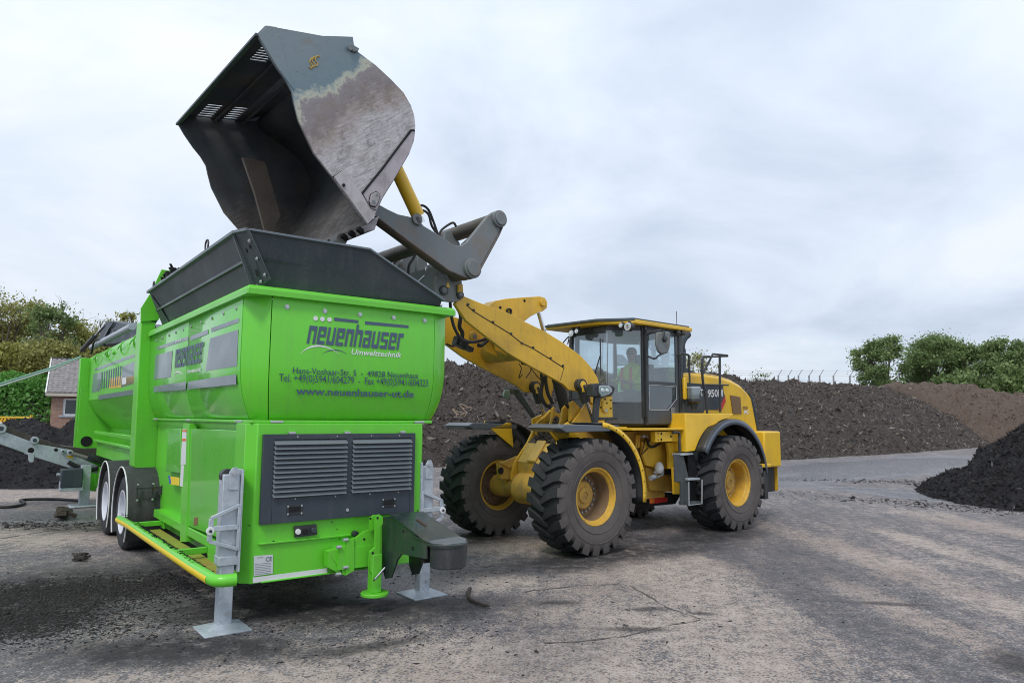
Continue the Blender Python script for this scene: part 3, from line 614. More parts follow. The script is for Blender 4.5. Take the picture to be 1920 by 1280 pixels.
MB().lathe([(0,zc-.22),(.155,zc-.22),(.165,zc-.21),(.17,zc-.03),(0,zc-.03)],(XC+.18,ye-.01,0),(0,0,1),32).build('coupling_drum',BLK,cpl,angle=30)
hm=MB()
for x,y,r in ((1000,355,.016),(1112,560,.02),(830,610,.006)):
    p=Vector(MS.U(600+x/k6,940+y/k6,0,XC-.001)); hm.cyl(p,p+Vector((-.002,0,0)),r,12)
hm.build('plate_hole',HOLE,cpl)
# green drawbar frame
gf=MB(); F6=lambda pts,y: MS.P(pts,1,y,(600,940),k6)
gf.prism(F6([(588,190),(640,155),(650,250),(640,330),(600,350),(585,300)],-.16),(0,-.03,0)); gf.prism(F6([(650,160),(700,150),(738,180),(738,260),(705,300),(700,850),(600,850),(585,820),(585,600),(650,540)],-.24),(0,-.03,0))
gf.prism(F6([(400,440),(520,350),(640,320),(640,545),(540,580),(400,715)],-.10),(0,-.03,0))
gf.prism(F6([(95,600),(260,560),(270,880),(290,890),(100,790)],-.10),(0,.1,0)); gf.box((.80,-.14,.42),(1.20,.03,.62)); gf.prism(F6([(300,470),(400,430),(400,820),(300,880)],-.13),(0,-.02,0)); gf.prism(F6([(260,560),(300,550),(300,880),(260,870)],-.11),(0,-.02,0))
gfo=gf.build('drawbar_frame',GREEN,M,bev=.006)
for x,y in ((255,540),(335,455),(335,785),(250,865)):
    p=Vector(MS.U(600+x/k6,940+y/k6,1,-.15)); MB().cyl(p+Vector((-.05,0,0)),p+Vector((.0,0,0)),.016,10).build('pin',SLV,gfo)
hm=MB()
for x,y in ((603,200),(690,195),(530,450),(235,730),(632,615),(660,795)):
    yy={603:-.192,690:-.272,530:-.132,235:-.102,632:-.272,660:-.272}[x]; p=Vector(MS.U(600+x/k6,940+y/k6,1,yy)); hm.cyl(p,p+Vector((0,-.002,0)),.012,10)
hm.build('plate_hole',HOLE,gfo)
p0=Vector(F6([(655,1080)],-.22)[0]); zl=p0[2]
MB().box((p0[0]-.055,-.275,zl),(p0[0]+.045,-.17,.55)).build('support_leg',GREEN,gfo,bev=.006)
MB().cyl((p0[0],-.22,zl-.035),(p0[0],-.22,zl),.135,28).build('support_foot',GREEN,gfo,bev=.008)
rg=MB(); c0=Vector(MS.U(600+715/k6,940+865/k6,1,-.33)); pts=[]
for i in range(15):
    a=2*PI*i/14; pts.append(c0+Vector((math.cos(a)*.035+math.sin(a)*.06*.6,-.02*math.sin(a),math.sin(a)*.05+math.cos(a)*.03)))
rg.tube(pts,.009,8); rg.build('shackle',CHR,gfo)
# ---- galvanised side conveyor folded out to the left
cf=lambda px,py,y: MS.U(px,py,1,y)
YC=10.7
CV=[cf(*p,YC) for p in ((-60,785),(0,806),(70,832),(128,842),(150,858),(200,880),(205,892),(140,880),(0,836),(-60,812))]
cvm=MB(); cvm.prism(CV,(0,-.03,0)); cvm.prism([(a,b+1.0,c) for a,b,c in CV],(0,.03,0)); cvo=cvm.build('conveyor_frame',GALV,M,bev=.006)
BL=[cf(*p,YC+.05) for p in ((-60,768),(0,793),(65,819),(118,836),(160,841),(195,840),(195,858),(150,856),(70,834),(0,806),(-60,785))]
MB().prism(BL,(0,.9,0)).build('conveyor_belt',paint('conveyor_rubber',(.045,.036,.034),.6,0,.5),cvo,bev=.004)
for (x,y,r) in ((65,825,.075),(2,803,.09),(131,848,.06),(118,846,.045)):
    p=Vector(cf(x,y,YC-.04)); MB().cyl(p,p+Vector((0,-.05,0)),r,18).build('roller_cap',GALV,cvo,bev=.006); MB().cyl(p+Vector((0,-.05,0)),p+Vector((0,-.06,0)),r*.5,10).build('roller_bolt',NAVY,cvo)
hm=MB()
for x,y,r in ((58,844,.055),(105,843,.035)): p=Vector(cf(x,y,YC-.031)); hm.cyl(p,p+Vector((0,-.003,0)),r,16)
hm.build('frame_hole',HOLE,cvo)
p=cf(58,862,YC); MB().prism([cf(*q,YC-.02) for q in ((53,848),(64,850),(64,864),(60,867),(55,866),(53,862))],(0,-.03,0)).build('bracket',GALV,cvo,bev=.01)
MB().prism([cf(*q,YC-.035) for q in ((125,852),(136,854),(137,860),(126,857))],(0,-.004,0)).build('yellow_sticker',YELC,cvo)
hs=MB(); hs.tube(bez([cf(*q,YC-.10) for q in ((128,866),(150,876),(175,880),(200,870),(206,862))],6),.045,10); hs.build('hydraulic_hose',HOSE,cvo)
hs=MB(); hs.cyl(cf(135,850,YC-.15),cf(170,860,YC-.15),.04,10); hs.build('hydraulic_cylinder',DGREY,cvo); MB().cyl(cf(165,855,YC-.2),cf(205,866,YC-.2),.085,12).build('hydraulic_motor',BLK,cvo)
MB().tube([cf(-20,828,YC-.2),cf(0,834,YC-.2),cf(45,850,YC-.2)],.02,8).build('cable',HOSE,cvo)
# ropes running from the rear top to the conveyor tip
for dy in (0,5):
    MB().tube([cf(-60,738+dy,YC+.1),cf(100,688+dy*.7,YC+.1),cf(152,668+dy*.3,YC+.1)],.022,6).build('tension_rope',paint('rope_'+('white' if dy else 'green'),(.45,.50,.48) if dy else (.2,.38,.3),.6,0,.1),cvo)
# control box, rear leg, rear lower plate
p=cf(132,893,YC-.3); MB().box((p[0]-.19,YC-.6,p[2]-.20),(p[0]+.19,YC-.3,p[2]+.17)).build('control_box',NAVY,M,bev=.02)
p=cf(132,907,YC-.3); MB().box((p[0]-.2,YC-.58,p[2]-.12),(p[0]+.2,YC-.3,p[2]+.08)).build('box_shelf',GALV,M,bev=.01)
p=cf(115,890,YC-.4); MB().tube([p,cf(106,889,YC-.4)],.03,8).build('box_handle',GALV,M)
p=MS.l(ground(156,950)); jl=MB(); jl.box((p[0]-.09,p[1]-.09,.02),(p[0]+.09,p[1]+.09,.85)); jl.build('rear_leg',GALV,M,bev=.01)
MB().box((p[0]-.26,p[1]-.2,0),(p[0]+.26,p[1]+.2,.05)).build('rear_foot',GALV,M,bev=.02)
MB().prism([cf(*q,YE-.3) for q in ((145,880),(180,880),(180,921),(145,917))],(0,.1,0)).build('rear_skirt',GREEN,M,bev=.006)
# ================================================================ WHEEL LOADER  (LF: front frame, LR: rear frame)
Lo=thing('wheel_loader',LR,'yellow wheel loader tipping its raised high-tip bucket over the green machine','wheel loader')
class Sub:
    """an intermediate (part) Empty sitting in another frame"""
def part_empty(name,fr,loc=(0,0,0)):
    o=bpy.data.objects.new(name,None); COL.objects.link(o); o.parent=Lo
    Mi=Matrix.Translation(Vector(LR.o))@Matrix.Rotation(LR.ang,4,'Z'); Mw=Matrix.Translation(Vector(fr.o))@Matrix.Rotation(fr.ang,4,'Z')@Matrix.Translation(loc)
    o.matrix_local=Mi.inverted()@Mw; return o
def loader_wheel(name,fr,x,y,front):
    s=-1 if y<0 else 1
    w=part_empty('wheel',fr,(x,y,.80)); R=.755
    T_=MB()
    prof=[(.39,.235),(.41,.275),(.47,.30),(.56,.315),(.64,.318),(.70,.31),(.735,.285),(R,.25),(R,-.25),(.735,-.285),(.70,-.31),(.64,-.318),(.56,-.315),(.47,-.30),(.41,-.275),(.39,-.235)]
    n=72; base=len(T_.f); T_.lathe(prof,(0,0,0),(0,1,0),n,closed=True)
    k=len(prof)
    for i in range(len(T_.f)):
        j=i%k
        if j<6 or (8<j<15): T_.m[i]=1
    NL=23
    for side in (-1,1):
        for q in range(NL):
            th0=2*PI*(q+(.5 if side>0 else 0))/NL
            st=[(.322,.655,.66,0,.10),(.318,.66,.735,0,.135),(.302,.70,.797,.0,.135),(.20,.74,.806,.035,.125),(.10,.745,.808,.10,.115),(.02,.745,.806,.165,.085),(-.025,.745,.795,.20,.045)]
            vs=[]
            for (yy,r0,r1,dt,wd) in st:
                for (r,sg) in ((r0,-1),(r1,-1),(r1,1),(r0,1)):
                    a=th0+dt+sg*wd/2/ .8*(1.0 if r==r0 else .93)
                    vs.append((math.cos(a)*r,side*yy,math.sin(a)*r))
            fs=[];ms=[]
            for i in range(len(st)-1):
                for j in range(3): fs.append((i*4+j,i*4+j+1,(i+1)*4+j+1,(i+1)*4+j)); ms.append(1 if i<2 else 0)
            fs.append((0,1,2,3)); ms.append(1); e_=len(st)-1; fs.append((e_*4,e_*4+1,e_*4+2,e_*4+3)); ms.append(0)
            T_.add(vs,fs); T_.m[-len(fs):]=ms
    # moulded rings on the side wall
    for rr in (.50,.635):
        for sgn in (-1,1): T_.lathe([(rr-.006,sgn*(.300 if rr<.6 else .3165)),(rr,sgn*(.314 if rr<.6 else .324)),(rr+.006,sgn*(.302 if rr<.6 else .3165))],(0,0,0),(0,1,0),72,m=1)
    T_.build('tyre',[TREAD,SIDEW],w,angle=30)
    d=s  # outward direction
    rm=MB()
    rm.lathe([(.39,.20*d),(.41,.225*d),(.41,.262*d),(.395,.272*d),(.375,.262*d),(.365,.235*d),(.345,.225*d),(.335,.20*d)],(0,0,0),(0,1,0),56)
    rm.lathe([(.39,-.20*d),(.41,-.262*d),(.375,-.262*d),(.335,-.20*d)],(0,0,0),(0,1,0),56)
    rm.lathe([(.335,.2*d),(.325,.05*d),(.325,-.2*d)],(0,0,0),(0,1,0),56,m=1 if front else 0)
    dd=(-.04 if front else .02)*d
    rm.lathe([(.325,dd),(.20,dd),(.19,dd+.03*d),(.185,dd+.04*d),(.11,dd+.05*d),(.10,dd+.06*d),(0,dd+.06*d)],(0,0,0),(0,1,0),40,m=1 if front else 0)
    ro=rm.build('rim',[RIMY,RIMD],w,angle=30)
    hb_=MB().lathe([(.20,dd+.005*d),(.195,dd+.05*d),(.175,dd+.065*d),(.12,dd+.07*d),(.11,dd+.09*d),(.05,dd+.095*d),(.045,dd+.08*d),(0,dd+.08*d)],(0,0,0),(0,1,0),36); hb_.build('hub',YELD,w,angle=30)
    for q in range(20):
        a=2*PI*q/20; p=Vector((math.cos(a)*.245,dd,math.sin(a)*.245)); MB().cyl(p,p+Vector((0,.035*d,0)),.016,6).build('wheel_nut',SLV,ro)
    return w
for fr,x,y,f in ((LF,0,-1.07,1),(LF,0,1.07,1),(LR,3.55,-1.07,0),(LR,3.55,1.07,0)): loader_wheel('wheel',fr,x,y,f)
def F(pts,y,o=(0,0),k=1.): return LF.P(pts,1,y,o,k)
def R_(pts,y,o=(0,0),k=1.): return LR.P(pts,1,y,o,k)
def lsub(mb,name,mat,fr=LF,**k):
    """part of the loader modelled in frame fr"""
    o=mb.build(name,mat,Lo,**k)
    if fr is LF:
        Mi=Matrix.Translation(Vector(LR.o))@Matrix.Rotation(LR.ang,4,'Z'); Mw=Matrix.Translation(Vector(LF.o))@Matrix.Rotation(LF.ang,4,'Z')
        o.matrix_local=Mi.inverted()@Mw
    return o
# axle housing
ax=MB(); ax.lathe([(0,-.86),(.17,-.86),(.17,-.62),(.13,-.55),(.14,-.36),(.21,-.30),(.235,-.27),(.24,-.02),(.24,.24),(.21,.29),(.14,.36),(.13,.55),(.17,.62),(.17,.86),(0,.86)],(0,0,.80),(0,1,0),32); lsub(ax,'front_axle',YELD,angle=30)
ax=MB(); ax.lathe([(0,-.86),(.17,-.86),(.17,-.62),(.13,-.55),(.14,-.36),(.24,-.26),(.26,.24),(.14,.34),(.13,.55),(.17,.86),(0,.86)],(3.55,0,.80),(0,1,0),24); lsub(ax,'rear_axle',BLK,LR,angle=30)
# frame plates
o9,k9=(900,680),5.818
farp=F([(767,515),(640,640),(600,700),(520,870),(380,1080),(345,1200),(345,1280)],.36,o9,k9)+[(.55,.36,.75),(1.2,.36,.9),(1.2,.36,1.9)]
nearp=F([(1180,390),(1000,640),(830,755),(830,860),(700,1085),(690,1200),(690,1280)],-.36,o9,k9)+[(.55,-.36,.75),(1.2,-.36,.9),(1.2,-.36,1.9)]
f_=MB(); f_.prism(farp,(0,.04,0)); f_.prism(nearp,(0,-.04,0)); ff=lsub(f_,'frame_plate',YEL,bev=.006)
a,b=F([(520,870),(405,1078)],.34,o9,k9); 
cvp=MB(); cvp.prism([a,b,(b[0],-.34,b[2]),(a[0],-.34,a[2])],(.03,0,-.03)); lsub(cvp,'sloping_cover',paint('pale_yellow_cover',(.68,.45,.10),.5,0,.5,(.25,.17,.07),.4,.1,3),bev=.006)
lm=MB(); m0,m1=Vector((a[0],0,a[2])),Vector((b[0],0,b[2])); lm.prism([m0+Vector((.02,.10,.02)),m1+Vector((0,.10,.0))*1.0,m1+Vector((0,-.10,0)),m0+Vector((.02,-.10,.02))],(-.03,0,.035)); lsub(lm,'raised_panel',paint('pale_yellow_panel',(.66,.44,.11),.5,0,.35,(.25,.17,.07),.3),bev=.02)
bx=MB(); bx.box((b[0]+.005,-.34,b[2]-.26),(b[0]+.5,.34,b[2]-.005)); lsub(bx,'cross_beam',YELD,bev=.008)
inn=MB(); inn.prism([(a[0],-.34,a[2]),(a[0]+.5,-.34,a[2]+.35),(1.1,-.34,1.5),(1.1,-.34,.7),(.2,-.34,.7)],(0,.68,0)); lsub(inn,'frame_inside',paint('soil_covered_steel',(.09,.07,.055),.9,0,.8,(.05,.04,.035),.5))
# lump of compost lying in the frame
sd2=MB()
for i in range(160):
    t=random.random(); p=Vector((a[0]+t*.55,random.uniform(-.3,.3),a[2]+.02+t*.38)); sd2.obox(p,(random.uniform(.02,.07),random.uniform(.02,.06),random.uniform(.02,.05)),(random.random()*3,random.random()*3,random.random()*3))
lsub(sd2,'trapped_soil',paint('trapped_soil',(.05,.038,.03),.95,0,.5))
for y,pts in ((.12,[(795,480),(800,560),(760,690),(745,680),(775,560),(770,500)]),(-.12,[(885,500),(935,445),(960,500),(1000,560),(860,690),(850,670),(870,590)]),(-.30,[(960,440),(1000,415),(1060,470),(1100,540),(960,640)])):
    lsub(MB().prism(F(pts,y,o9,k9),(0,-.04,0)),'lug_plate',YEL,bev=.005)
lsub(MB().tube(bez(F([(770,520),(700,600),(640,640),(605,700),(620,820)],.30,o9,k9),5),.022,8),'edge_rail',YEL)
lsub(MB().tube(bez(F([(1110,565),(960,650),(850,730),(828,770),(830,830)],-.28,o9,k9),5),.022,8),'edge_rail',YEL)
p=F([(165,1090),(300,1090),(330,1130),(330,1250),(280,1275),(185,1270)],.52,o9,k9); lg=lsub(MB().prism(p,(0,-.1,0)),'lug_block',YELD,bev=.02)
p=Vector(LF.U(900+225/k9,680+1175/k9,1,.415)); lsub(MB().cyl(p,p+Vector((0,-.01,0)),.055,16),'lug_hole',HOLE)
lsub(MB().prism(F([(300,1150),(370,1100),(400,1010),(240,1075),(180,1085)],.45,o9,k9),(0,-.06,0)),'lug_brace',YELD,bev=.01)
# ---- loader boom
ob,kb=(820,520),4.573
BO=[(150,225),(205,150),(300,190),(380,222),(600,300),(750,378),(920,460),(1080,560),(1230,670),(1320,770),(1375,860),(1390,910),(1370,1010),(1345,1095),(1300,1060),(1240,980),(1130,965),(1080,915),(1000,870),(800,762),(600,645),(440,522),(250,372)]
BP=F(BO,-.55,ob,kb)
bm_=MB().prism(BP,(0,.06,0)); boom=lsub(bm_,'boom_arm',YEL,bev=.008)
bm2=MB().prism([(x,.50,z) for x,y,z in BP],(0,.06,0)); lsub(bm2,'boom_arm',YEL,bev=.008)
# seam, hose clips on near boom
sm=MB(); c1=F([(250,235),(310,290),(470,388),(620,480),(720,560),(820,608),(970,700),(1085,775)],-.5515,ob,kb); sm.tube([Vector(p) for p in c1],.007,6); sm.tube([Vector(p) for p in F([(1085,775),(1070,830),(1055,880)],-.551,ob,kb)],.004,6); lsub(sm,'boom_hose_line',HOSE)
for q in ((310,280),(475,382),(630,482),(722,562),(820,600),(970,690),(1075,755),(262,232)):
    p=LF.U(ob[0]+q[0]/kb,ob[1]+q[1]/kb,1,-.55); lsub(MB().box((p[0]-.018,-.565,p[2]-.014),(p[0]+.018,-.55,p[2]+.014)),'hose_clip',BLK,bev=.003)
# cross tube between arms
c0=LF.U(820+480/kb,520+640/kb,1,.25); xt=MB(); xt.cyl((c0[0]+.12,-.5,c0[2]+.05),(c0[0]+.12,.5,c0[2]+.05),.20,28); lsub(xt,'boom_cross_tube',YELD,angle=30)
for y in (-.14,.10): lsub(MB().prism([(c0[0]-.25,y,c0[2]-.02),(c0[0]+.1,y,c0[2]-.12),(c0[0]+.35,y,c0[2]+.05),(c0[0]+.42,y,c0[2]+.18),(c0[0]+.32,y,c0[2]+.32),(c0[0]+.1,y,c0[2]+.35),(c0[0]-.3,y,c0[2]+.2)],(0,.04,0)),'lever_bracket',YEL,bev=.006)
# tilt lever
TLV=[(420,262),(500,200),(590,182),(740,170),(880,162),(925,175),(945,215),(940,262),(905,290),(870,298),(800,335),(745,378),(640,520),(500,480)]
tl=MB(); tl.prism(F(TLV,-.12,ob,kb),(0,.24,0)); 
q=F([(420,262),(500,200),(590,182),(600,200),(520,240),(450,290)],-.07,ob,kb); tl.prism(q,(0,.19,0)); tlo=lsub(tl,'tilt_lever',YEL,bev=.008)
p=Vector(LF.U(820+900/kb,520+218/kb,1,-.125)); lsub(MB().cyl(p,p+Vector((0,-.03,0)),.055,20),'pivot_pin',YEL,bev=.005)
for q in ((747,200),(540,258)): p=Vector(LF.U(820+q[0]/kb,520+q[1]/kb,1,-.122)); lsub(MB().cyl(p,p+Vector((0,-.004,0)),.022,12),'lever_hole',HOLE)
p=Vector(LF.U(820+610/kb,520+292/kb,1,-.122)); lsub(MB().lathe([(.05,0),(.05,-.03),(.03,-.03),(.03,0)],p,(0,1,0),20),'grease_hose_ring',HOSE)
a=Vector(LF.U(820+870/kb,520+300/kb,1,.02)); b=Vector(LF.U(1052,740,1,.02)); lsub(MB().cyl(a,a.lerp(b,.5),.035,14),'tilt_cylinder_rod',CHR); lsub(MB().cyl(a.lerp(b,.45),b+(b-a)*.30,.085,18),'tilt_cylinder',HOSE,bev=.008)
# ---- lift cylinders
for y,yo in ((-.50,-.60),(.50,.46)):
    lug=LF.U(1080,722,1,-.50); lo=LF.U(1106,800,1,-.50); a=Vector((lug[0],yo,lug[2])); b=Vector((lo[0],yo,lo[2]))
    c=MB(); c.cyl(a-Vector((0,.05,0)),a+Vector((0,.07,0)),.095,20); d=(b-a).normalized(); c.cyl(a,a+d*.28,.075,16); lsub(c,'cylinder_head',BLK,bev=.006)
    lsub(MB().cyl(a+Vector((0,-.052,0)),a+Vector((0,-.062,0)),.062,16).box((a.x-.03,a.y-.07,a.z-.11),(a.x+.03,a.y-.055,a.z+.02)),'pin_cap',YELC,bev=.004)
    lsub(MB().cyl(a+d*.22,b,.038,14),'cylinder_rod',CHR); lsub(MB().cyl(b,b+d*.5,.07,14),'lift_cylinder',YEL)
# ---- hoses between the boom arms
def hose(pts,y,r=.018,o=ob,k=kb,mat=HOSE,dy=0):
    n=len(pts); P_=[LF.U(o[0]+q[0]/k,o[1]+q[1]/k,1,y+dy*i/(n-1)) for i,q in enumerate(pts)]
    return lsub(MB().tube(bez(P_,6),r,8),'hydraulic_hose',mat)
hose([(110,215),(120,330),(150,440),(210,530),(290,555),(380,540),(440,515)],-.38,.022); hose([(150,225),(200,320),(190,420),(215,480),(200,580)],-.1,.03); hose([(180,280),(240,370),(300,400)],-.4,.014)
hose([(80,570),(130,590),(170,575),(240,540)],.2,.014); hose([(890,800),(900,900),(890,1000),(920,1080),(970,1115)],-.15,.028); hose([(930,820),(930,900),(950,1000),(990,1080)],-.18,.028); hose([(1100,1080),(1140,1130),(1190,1150)],-.3,.025)
hose([(700,740),(720,780),(700,860),(730,830)],.3,.008); hose([(720,740),(790,760),(800,800),(760,860)],.3,.008); hose([(790,760),(850,840),(890,880)],.2,.008); hose([(350,580),(380,580),(430,540)],-.2,.03)
hose([(560,610),(620,650),(680,700),(740,740)],-.46,.012); hose([(1070,900),(1100,980),(1110,1040),(1150,1045),(1290,1040)],.0,.01)
p=Vector(LF.U(820+200/kb,520+560/kb,1,.0)); lsub(MB().obox(p,(.22,.12,.14),(0,.3,0)).obox(p+Vector((.1,-.05,-.08)),(.14,.1,.07),(0,.3,0)),'hose_manifold',BLK,bev=.01)
p=Vector(LF.U(820+305/kb,520+508/kb,1,-.15)); lsub(MB().cyl(p,p+Vector((0,-.04,0)),.075,18),'pivot_pin',YELD,bev=.006); lsub(MB().cyl(p+Vector((0,-.04,0)),p+Vector((0,-.05,0)),.035,12),'pin_cap',DGREY)
# ---- quick coupler at boom tip
cq=[(0,20),(30,-40),(208,-40),(212,60),(222,140),(205,195),(150,212),(30,200),(0,150)]
qc=MB(); qc.prism(F([(0,-10),(208,-40),(212,60),(222,140),(205,195),(140,212),(40,200),(-20,150),(-30,60)],-.62,ob,kb),(0,.06,0)); qq=[(x,.56,z) for x,y,z in F([(0,-10),(208,-40),(212,60),(222,140),(205,195),(140,212),(40,200),(-20,150),(-30,60)],-.62,ob,kb)]; qc.prism(qq,(0,.06,0))
x0,_,z0=LF.U(820+60/kb,520+60/kb,1,-.6); qc.box((x0-.1,-.56,z0-.15),(x0+.05,.56,z0+.25)); lsub(qc,'quick_coupler',DGREY,bev=.006)
for q,r,m_ in (((50,112),.065,BLK),((50,112),.04,DGREY),((190,150),.055,BLK),((190,148),.03,DGREY)):
    p=Vector(LF.U(820+q[0]/kb,520+q[1]/kb,1,-.62)); h_=-.03 if m_ is BLK else -.04; lsub(MB().cyl(p,p+Vector((0,h_,0)),r,20),'coupler_pin',m_,bev=.004)
lsub(MB().prism(F([(165,60),(208,60),(212,130),(165,130)],-.625,ob,kb),(0,-.035,0)),'pin_keeper',YELD,bev=.012)
p=LF.U(820+92/kb,520+60/kb,1,-.623); lsub(MB().prism([(p[0]-.035,-.621,p[2]-.04),(p[0]+.035,-.621,p[2]-.04),(p[0],-.621,p[2]+.04)],(0,-.002,0)),'warning_triangle',YELC)
# ---- high-tip frame: dog-leg arms, tubes, cylinders
o6,k6b=(660,360),3.555
DL=[(150,75),(182,83),(240,115),(310,148),(390,165),(410,168),(440,180),(480,225),(620,310),(665,345),(700,358),(735,355),(770,328),(800,290),(905,160),(930,142),(965,136),(1000,152),(1010,190),(1005,225),(975,285),(830,550),(810,572),(780,577),(740,562),(640,520),(560,462),(400,345),(180,182),(150,150)]
YA=-1.0
dg=F(DL,YA,o6,k6b); dm_=MB().prism(dg,(0,.07,0)); lsub(dm_,'high_tip_arm',DGREY,bev=.012)
lsub(MB().prism([(x,.95,z) for x,y,z in dg],(0,.07,0)),'high_tip_arm',DGREY,bev=.012)
# bottom flange of the near arm
fl=F([(1003,225),(975,290),(830,556),(790,577),(740,565),(640,522),(400,348),(180,184)],YA,o6,k6b)
lsub(MB().grid([[(x,YA-.02,z) for x,y,z in fl],[(x,YA+.15,z-.0) for x,y,z in fl]]),'arm_flange',paint('rusty_flange',(.10,.085,.075),.6,0,.7,(.20,.12,.08),.3),solid=.015)
up=Vector(LF.U(660+975/k6b,360+182/k6b,1,YA)); lp_=Vector(LF.U(660+795/k6b,360+512/k6b,1,YA))
for c_,r in ((up,.115),(lp_,.13)):
    lsub(MB().cyl(c_+Vector((0,-.05,0)),c_+Vector((0,.1,0)),r,28).cyl(c_+Vector((0,-.075,0)),c_+Vector((0,-.04,0)),r*.8,24),'pin_boss',DGREY,bev=.008)
TUBE=paint('greasy_tube',(.10,.085,.07),.45,.1,.6,(.05,.06,.03),.3,.3,3)
t1=Vector(LF.U(660+880/k6b,360+200/k6b,1,-.9)); dlt=up-Vector((t1.x,YA,t1.z))
lsub(MB().cyl((up.x-.05,-.95,up.z-.03),(up.x-.05,1.25,up.z-.03),.105,24),'cross_tube',TUBE); lsub(MB().cyl((lp_.x,-.95,lp_.z-.0),(lp_.x,1.25,lp_.z),.115,24),'cross_tube',TUBE)
mt=Vector((lp_.x-.25,0,lp_.z+.42)); lsub(MB().cyl((mt.x,-.2,mt.z),(mt.x,1.2,mt.z),.10,20),'cross_tube',TUBE)
for y,pts in ((-.15,[(620,262),(660,250),(720,340),(735,480),(730,600),(560,640),(600,420)]),(.0,[(520,480),(580,510),(640,540),(600,620),(520,600)]),(.62,[(360,370),(400,360),(440,400),(470,450),(440,560),(330,600),(300,510),(345,440)]),(.35,[(440,420),(480,410),(500,470),(560,620),(460,620),(430,520)])):
    lsub(MB().prism(F(pts,y,o6,k6b),(0,.06,0)),'frame_rib',DGREY,bev=.01)
# yellow tipping cylinder
ca=Vector(LF.U(790,418,1,-.86)); cb=Vector(LF.U(728,285,1,-.86)); dd_=(cb-ca)
lsub(MB().cyl(ca+dd_*.10,ca+dd_*.78,.085,20),'tipping_cylinder',YELC,bev=.006); lsub(MB().cyl(ca,ca+dd_*.15,.05,12),'cylinder_rod',CHR)
p=Vector(LF.U(660+430/k6b,360+182/k6b,1,YA-.005)); lsub(MB().cyl(p,p+Vector((0,-.03,0)),.07,18),'pivot_pin',DGREY,bev=.005); lsub(MB().prism(F([(408,170),(430,160),(450,175),(458,215),(445,228),(430,215)],YA-.01,o6,k6b),(0,-.025,0)),'pin_keeper',DGREY,bev=.01)
hose([(425,105),(470,90),(510,120),(540,190),(575,290)],-.85,.016,o6,k6b); hose([(430,135),(470,122),(510,150),(530,220),(560,270)],-.88,.016,o6,k6b); hose([(580,290),(600,250),(670,205),(695,230)],-.5,.016,o6,k6b); hose([(730,355),(790,300),(850,240)],-.7,.018,o6,k6b)
hose([(375,560),(380,490),(410,440),(430,395)],-.3,.018,o6,k6b); hose([(435,600),(460,580),(490,545),(490,490)],-.6,.008,o6,k6b,CHR); hose([(270,490),(290,465),(310,450)],.7,.014,o6,k6b)
lsub(MB().cyl(LF.U(660+405/k6b,360+102/k6b,1,-.86),LF.U(660+440/k6b,360+98/k6b,1,-.86),.022,8).cyl(LF.U(660+405/k6b,360+135/k6b,1,-.86),LF.U(660+440/k6b,360+130/k6b,1,-.86),.022,8),'hose_fitting',YELC)
# ---- BUCKET
o1,k1=(320,30),2.4156
YB,YF=-1.40,1.50
bp_=[(395,85),(435,45),(700,93),(825,97),(830,130),(850,165),(930,225),(1000,290),(1055,348),(1088,405),(1103,450),(1108,500),(1102,560),(1080,620),(1045,680),(1010,740),(960,820),(935,875),(922,905),(888,945)]
mo=[(888,945),(735,730),(650,620),(580,470),(560,390),(550,340),(520,285),(480,230),(430,150)]
PR=F(bp_,YB,o1,k1); MO=F(mo,YB,o1,k1)[1:]
Bk=part_empty('bucket',LF)
def bsub(mb,name,mat,**k): return mb.build(name,mat,Bk,**k)
side_o=PR+MO
sp=MB().prism(side_o,(0,.02,0)); bsub(sp,'side_plate',BSIDE)
bsub(MB().prism([(x,YB+.022,z) for x,y,z in side_o],(0,.015,0)),'side_liner',BIN)
bsub(MB().prism([(x,YF,z) for x,y,z in side_o],(0,-.03,0)),'side_plate',BIN)
sh_=MB(); sp_prof=PR[2:]
sh_.grid([[(x,YB+.025,z) for x,y,z in sp_prof],[(x,YF-.01,z) for x,y,z in sp_prof]]); bsub(sh_,'bucket_shell',BIN,solid=.03,angle=40,off=-1 if False else 0)
bsub(MB().grid([[(x,YB+.025,z) for x,y,z in PR[:2]],[(x,YF-.01,z) for x,y,z in PR[:2]]]),'edge_strip',BIN,solid=.02)
# slotted spill guard
A0=Vector(PR[1]); A1=Vector(PR[2]); e_=(A1-A0); Ls=e_.length; e_.normalize(); nn=(e_.z,0,-e_.x)
def sguard(px,py): p=Vector(LF.pl(o1[0]+px/k1,o1[1]+py/k1,tuple(A0),nn)); return ((p-A0).dot(e_),p.y)
sg=MB(); dz=Vector((-e_.z,0,e_.x))*.012
def strip(s0,s1,y0,y1):
    a=A0+e_*s0; b=A0+e_*s1; a=Vector((a.x,y0,a.z)); b=Vector((b.x,y0,b.z)); sg.prism([a,b,b+dz,a+dz],(0,y1-y0,0))
g2=[sguard(*q) for q in ((165,400),(232,403),(108,470),(180,475))]; g3=[sguard(*q) for q in ((285,413),(365,420),(225,482),(305,487))]; g1=[sguard(*q) for q in ((405,118),(345,198))]
s2a=(g2[0][0]+g2[2][0])/2; s2b=(g2[1][0]+g2[3][0])/2; s3a=(g3[0][0]+g3[2][0])/2; s3b=(g3[1][0]+g3[3][0])/2
yfa,yfb=(g2[0][1]+g3[0][1])/2,(g2[2][1]+g3[2][1])/2; yna,ynb=g1[0][1],g1[1][1]
print('slots',s2a,s2b,s3a,s3b,'y',yfa,yfb,yna,ynb,'L',Ls)
y0_,y1_=YB+.025,YF-.02
strip(0,s2a,y0_,y1_); strip(s2b,s3a,y0_,y1_); strip(s3b,Ls,y0_,y1_)
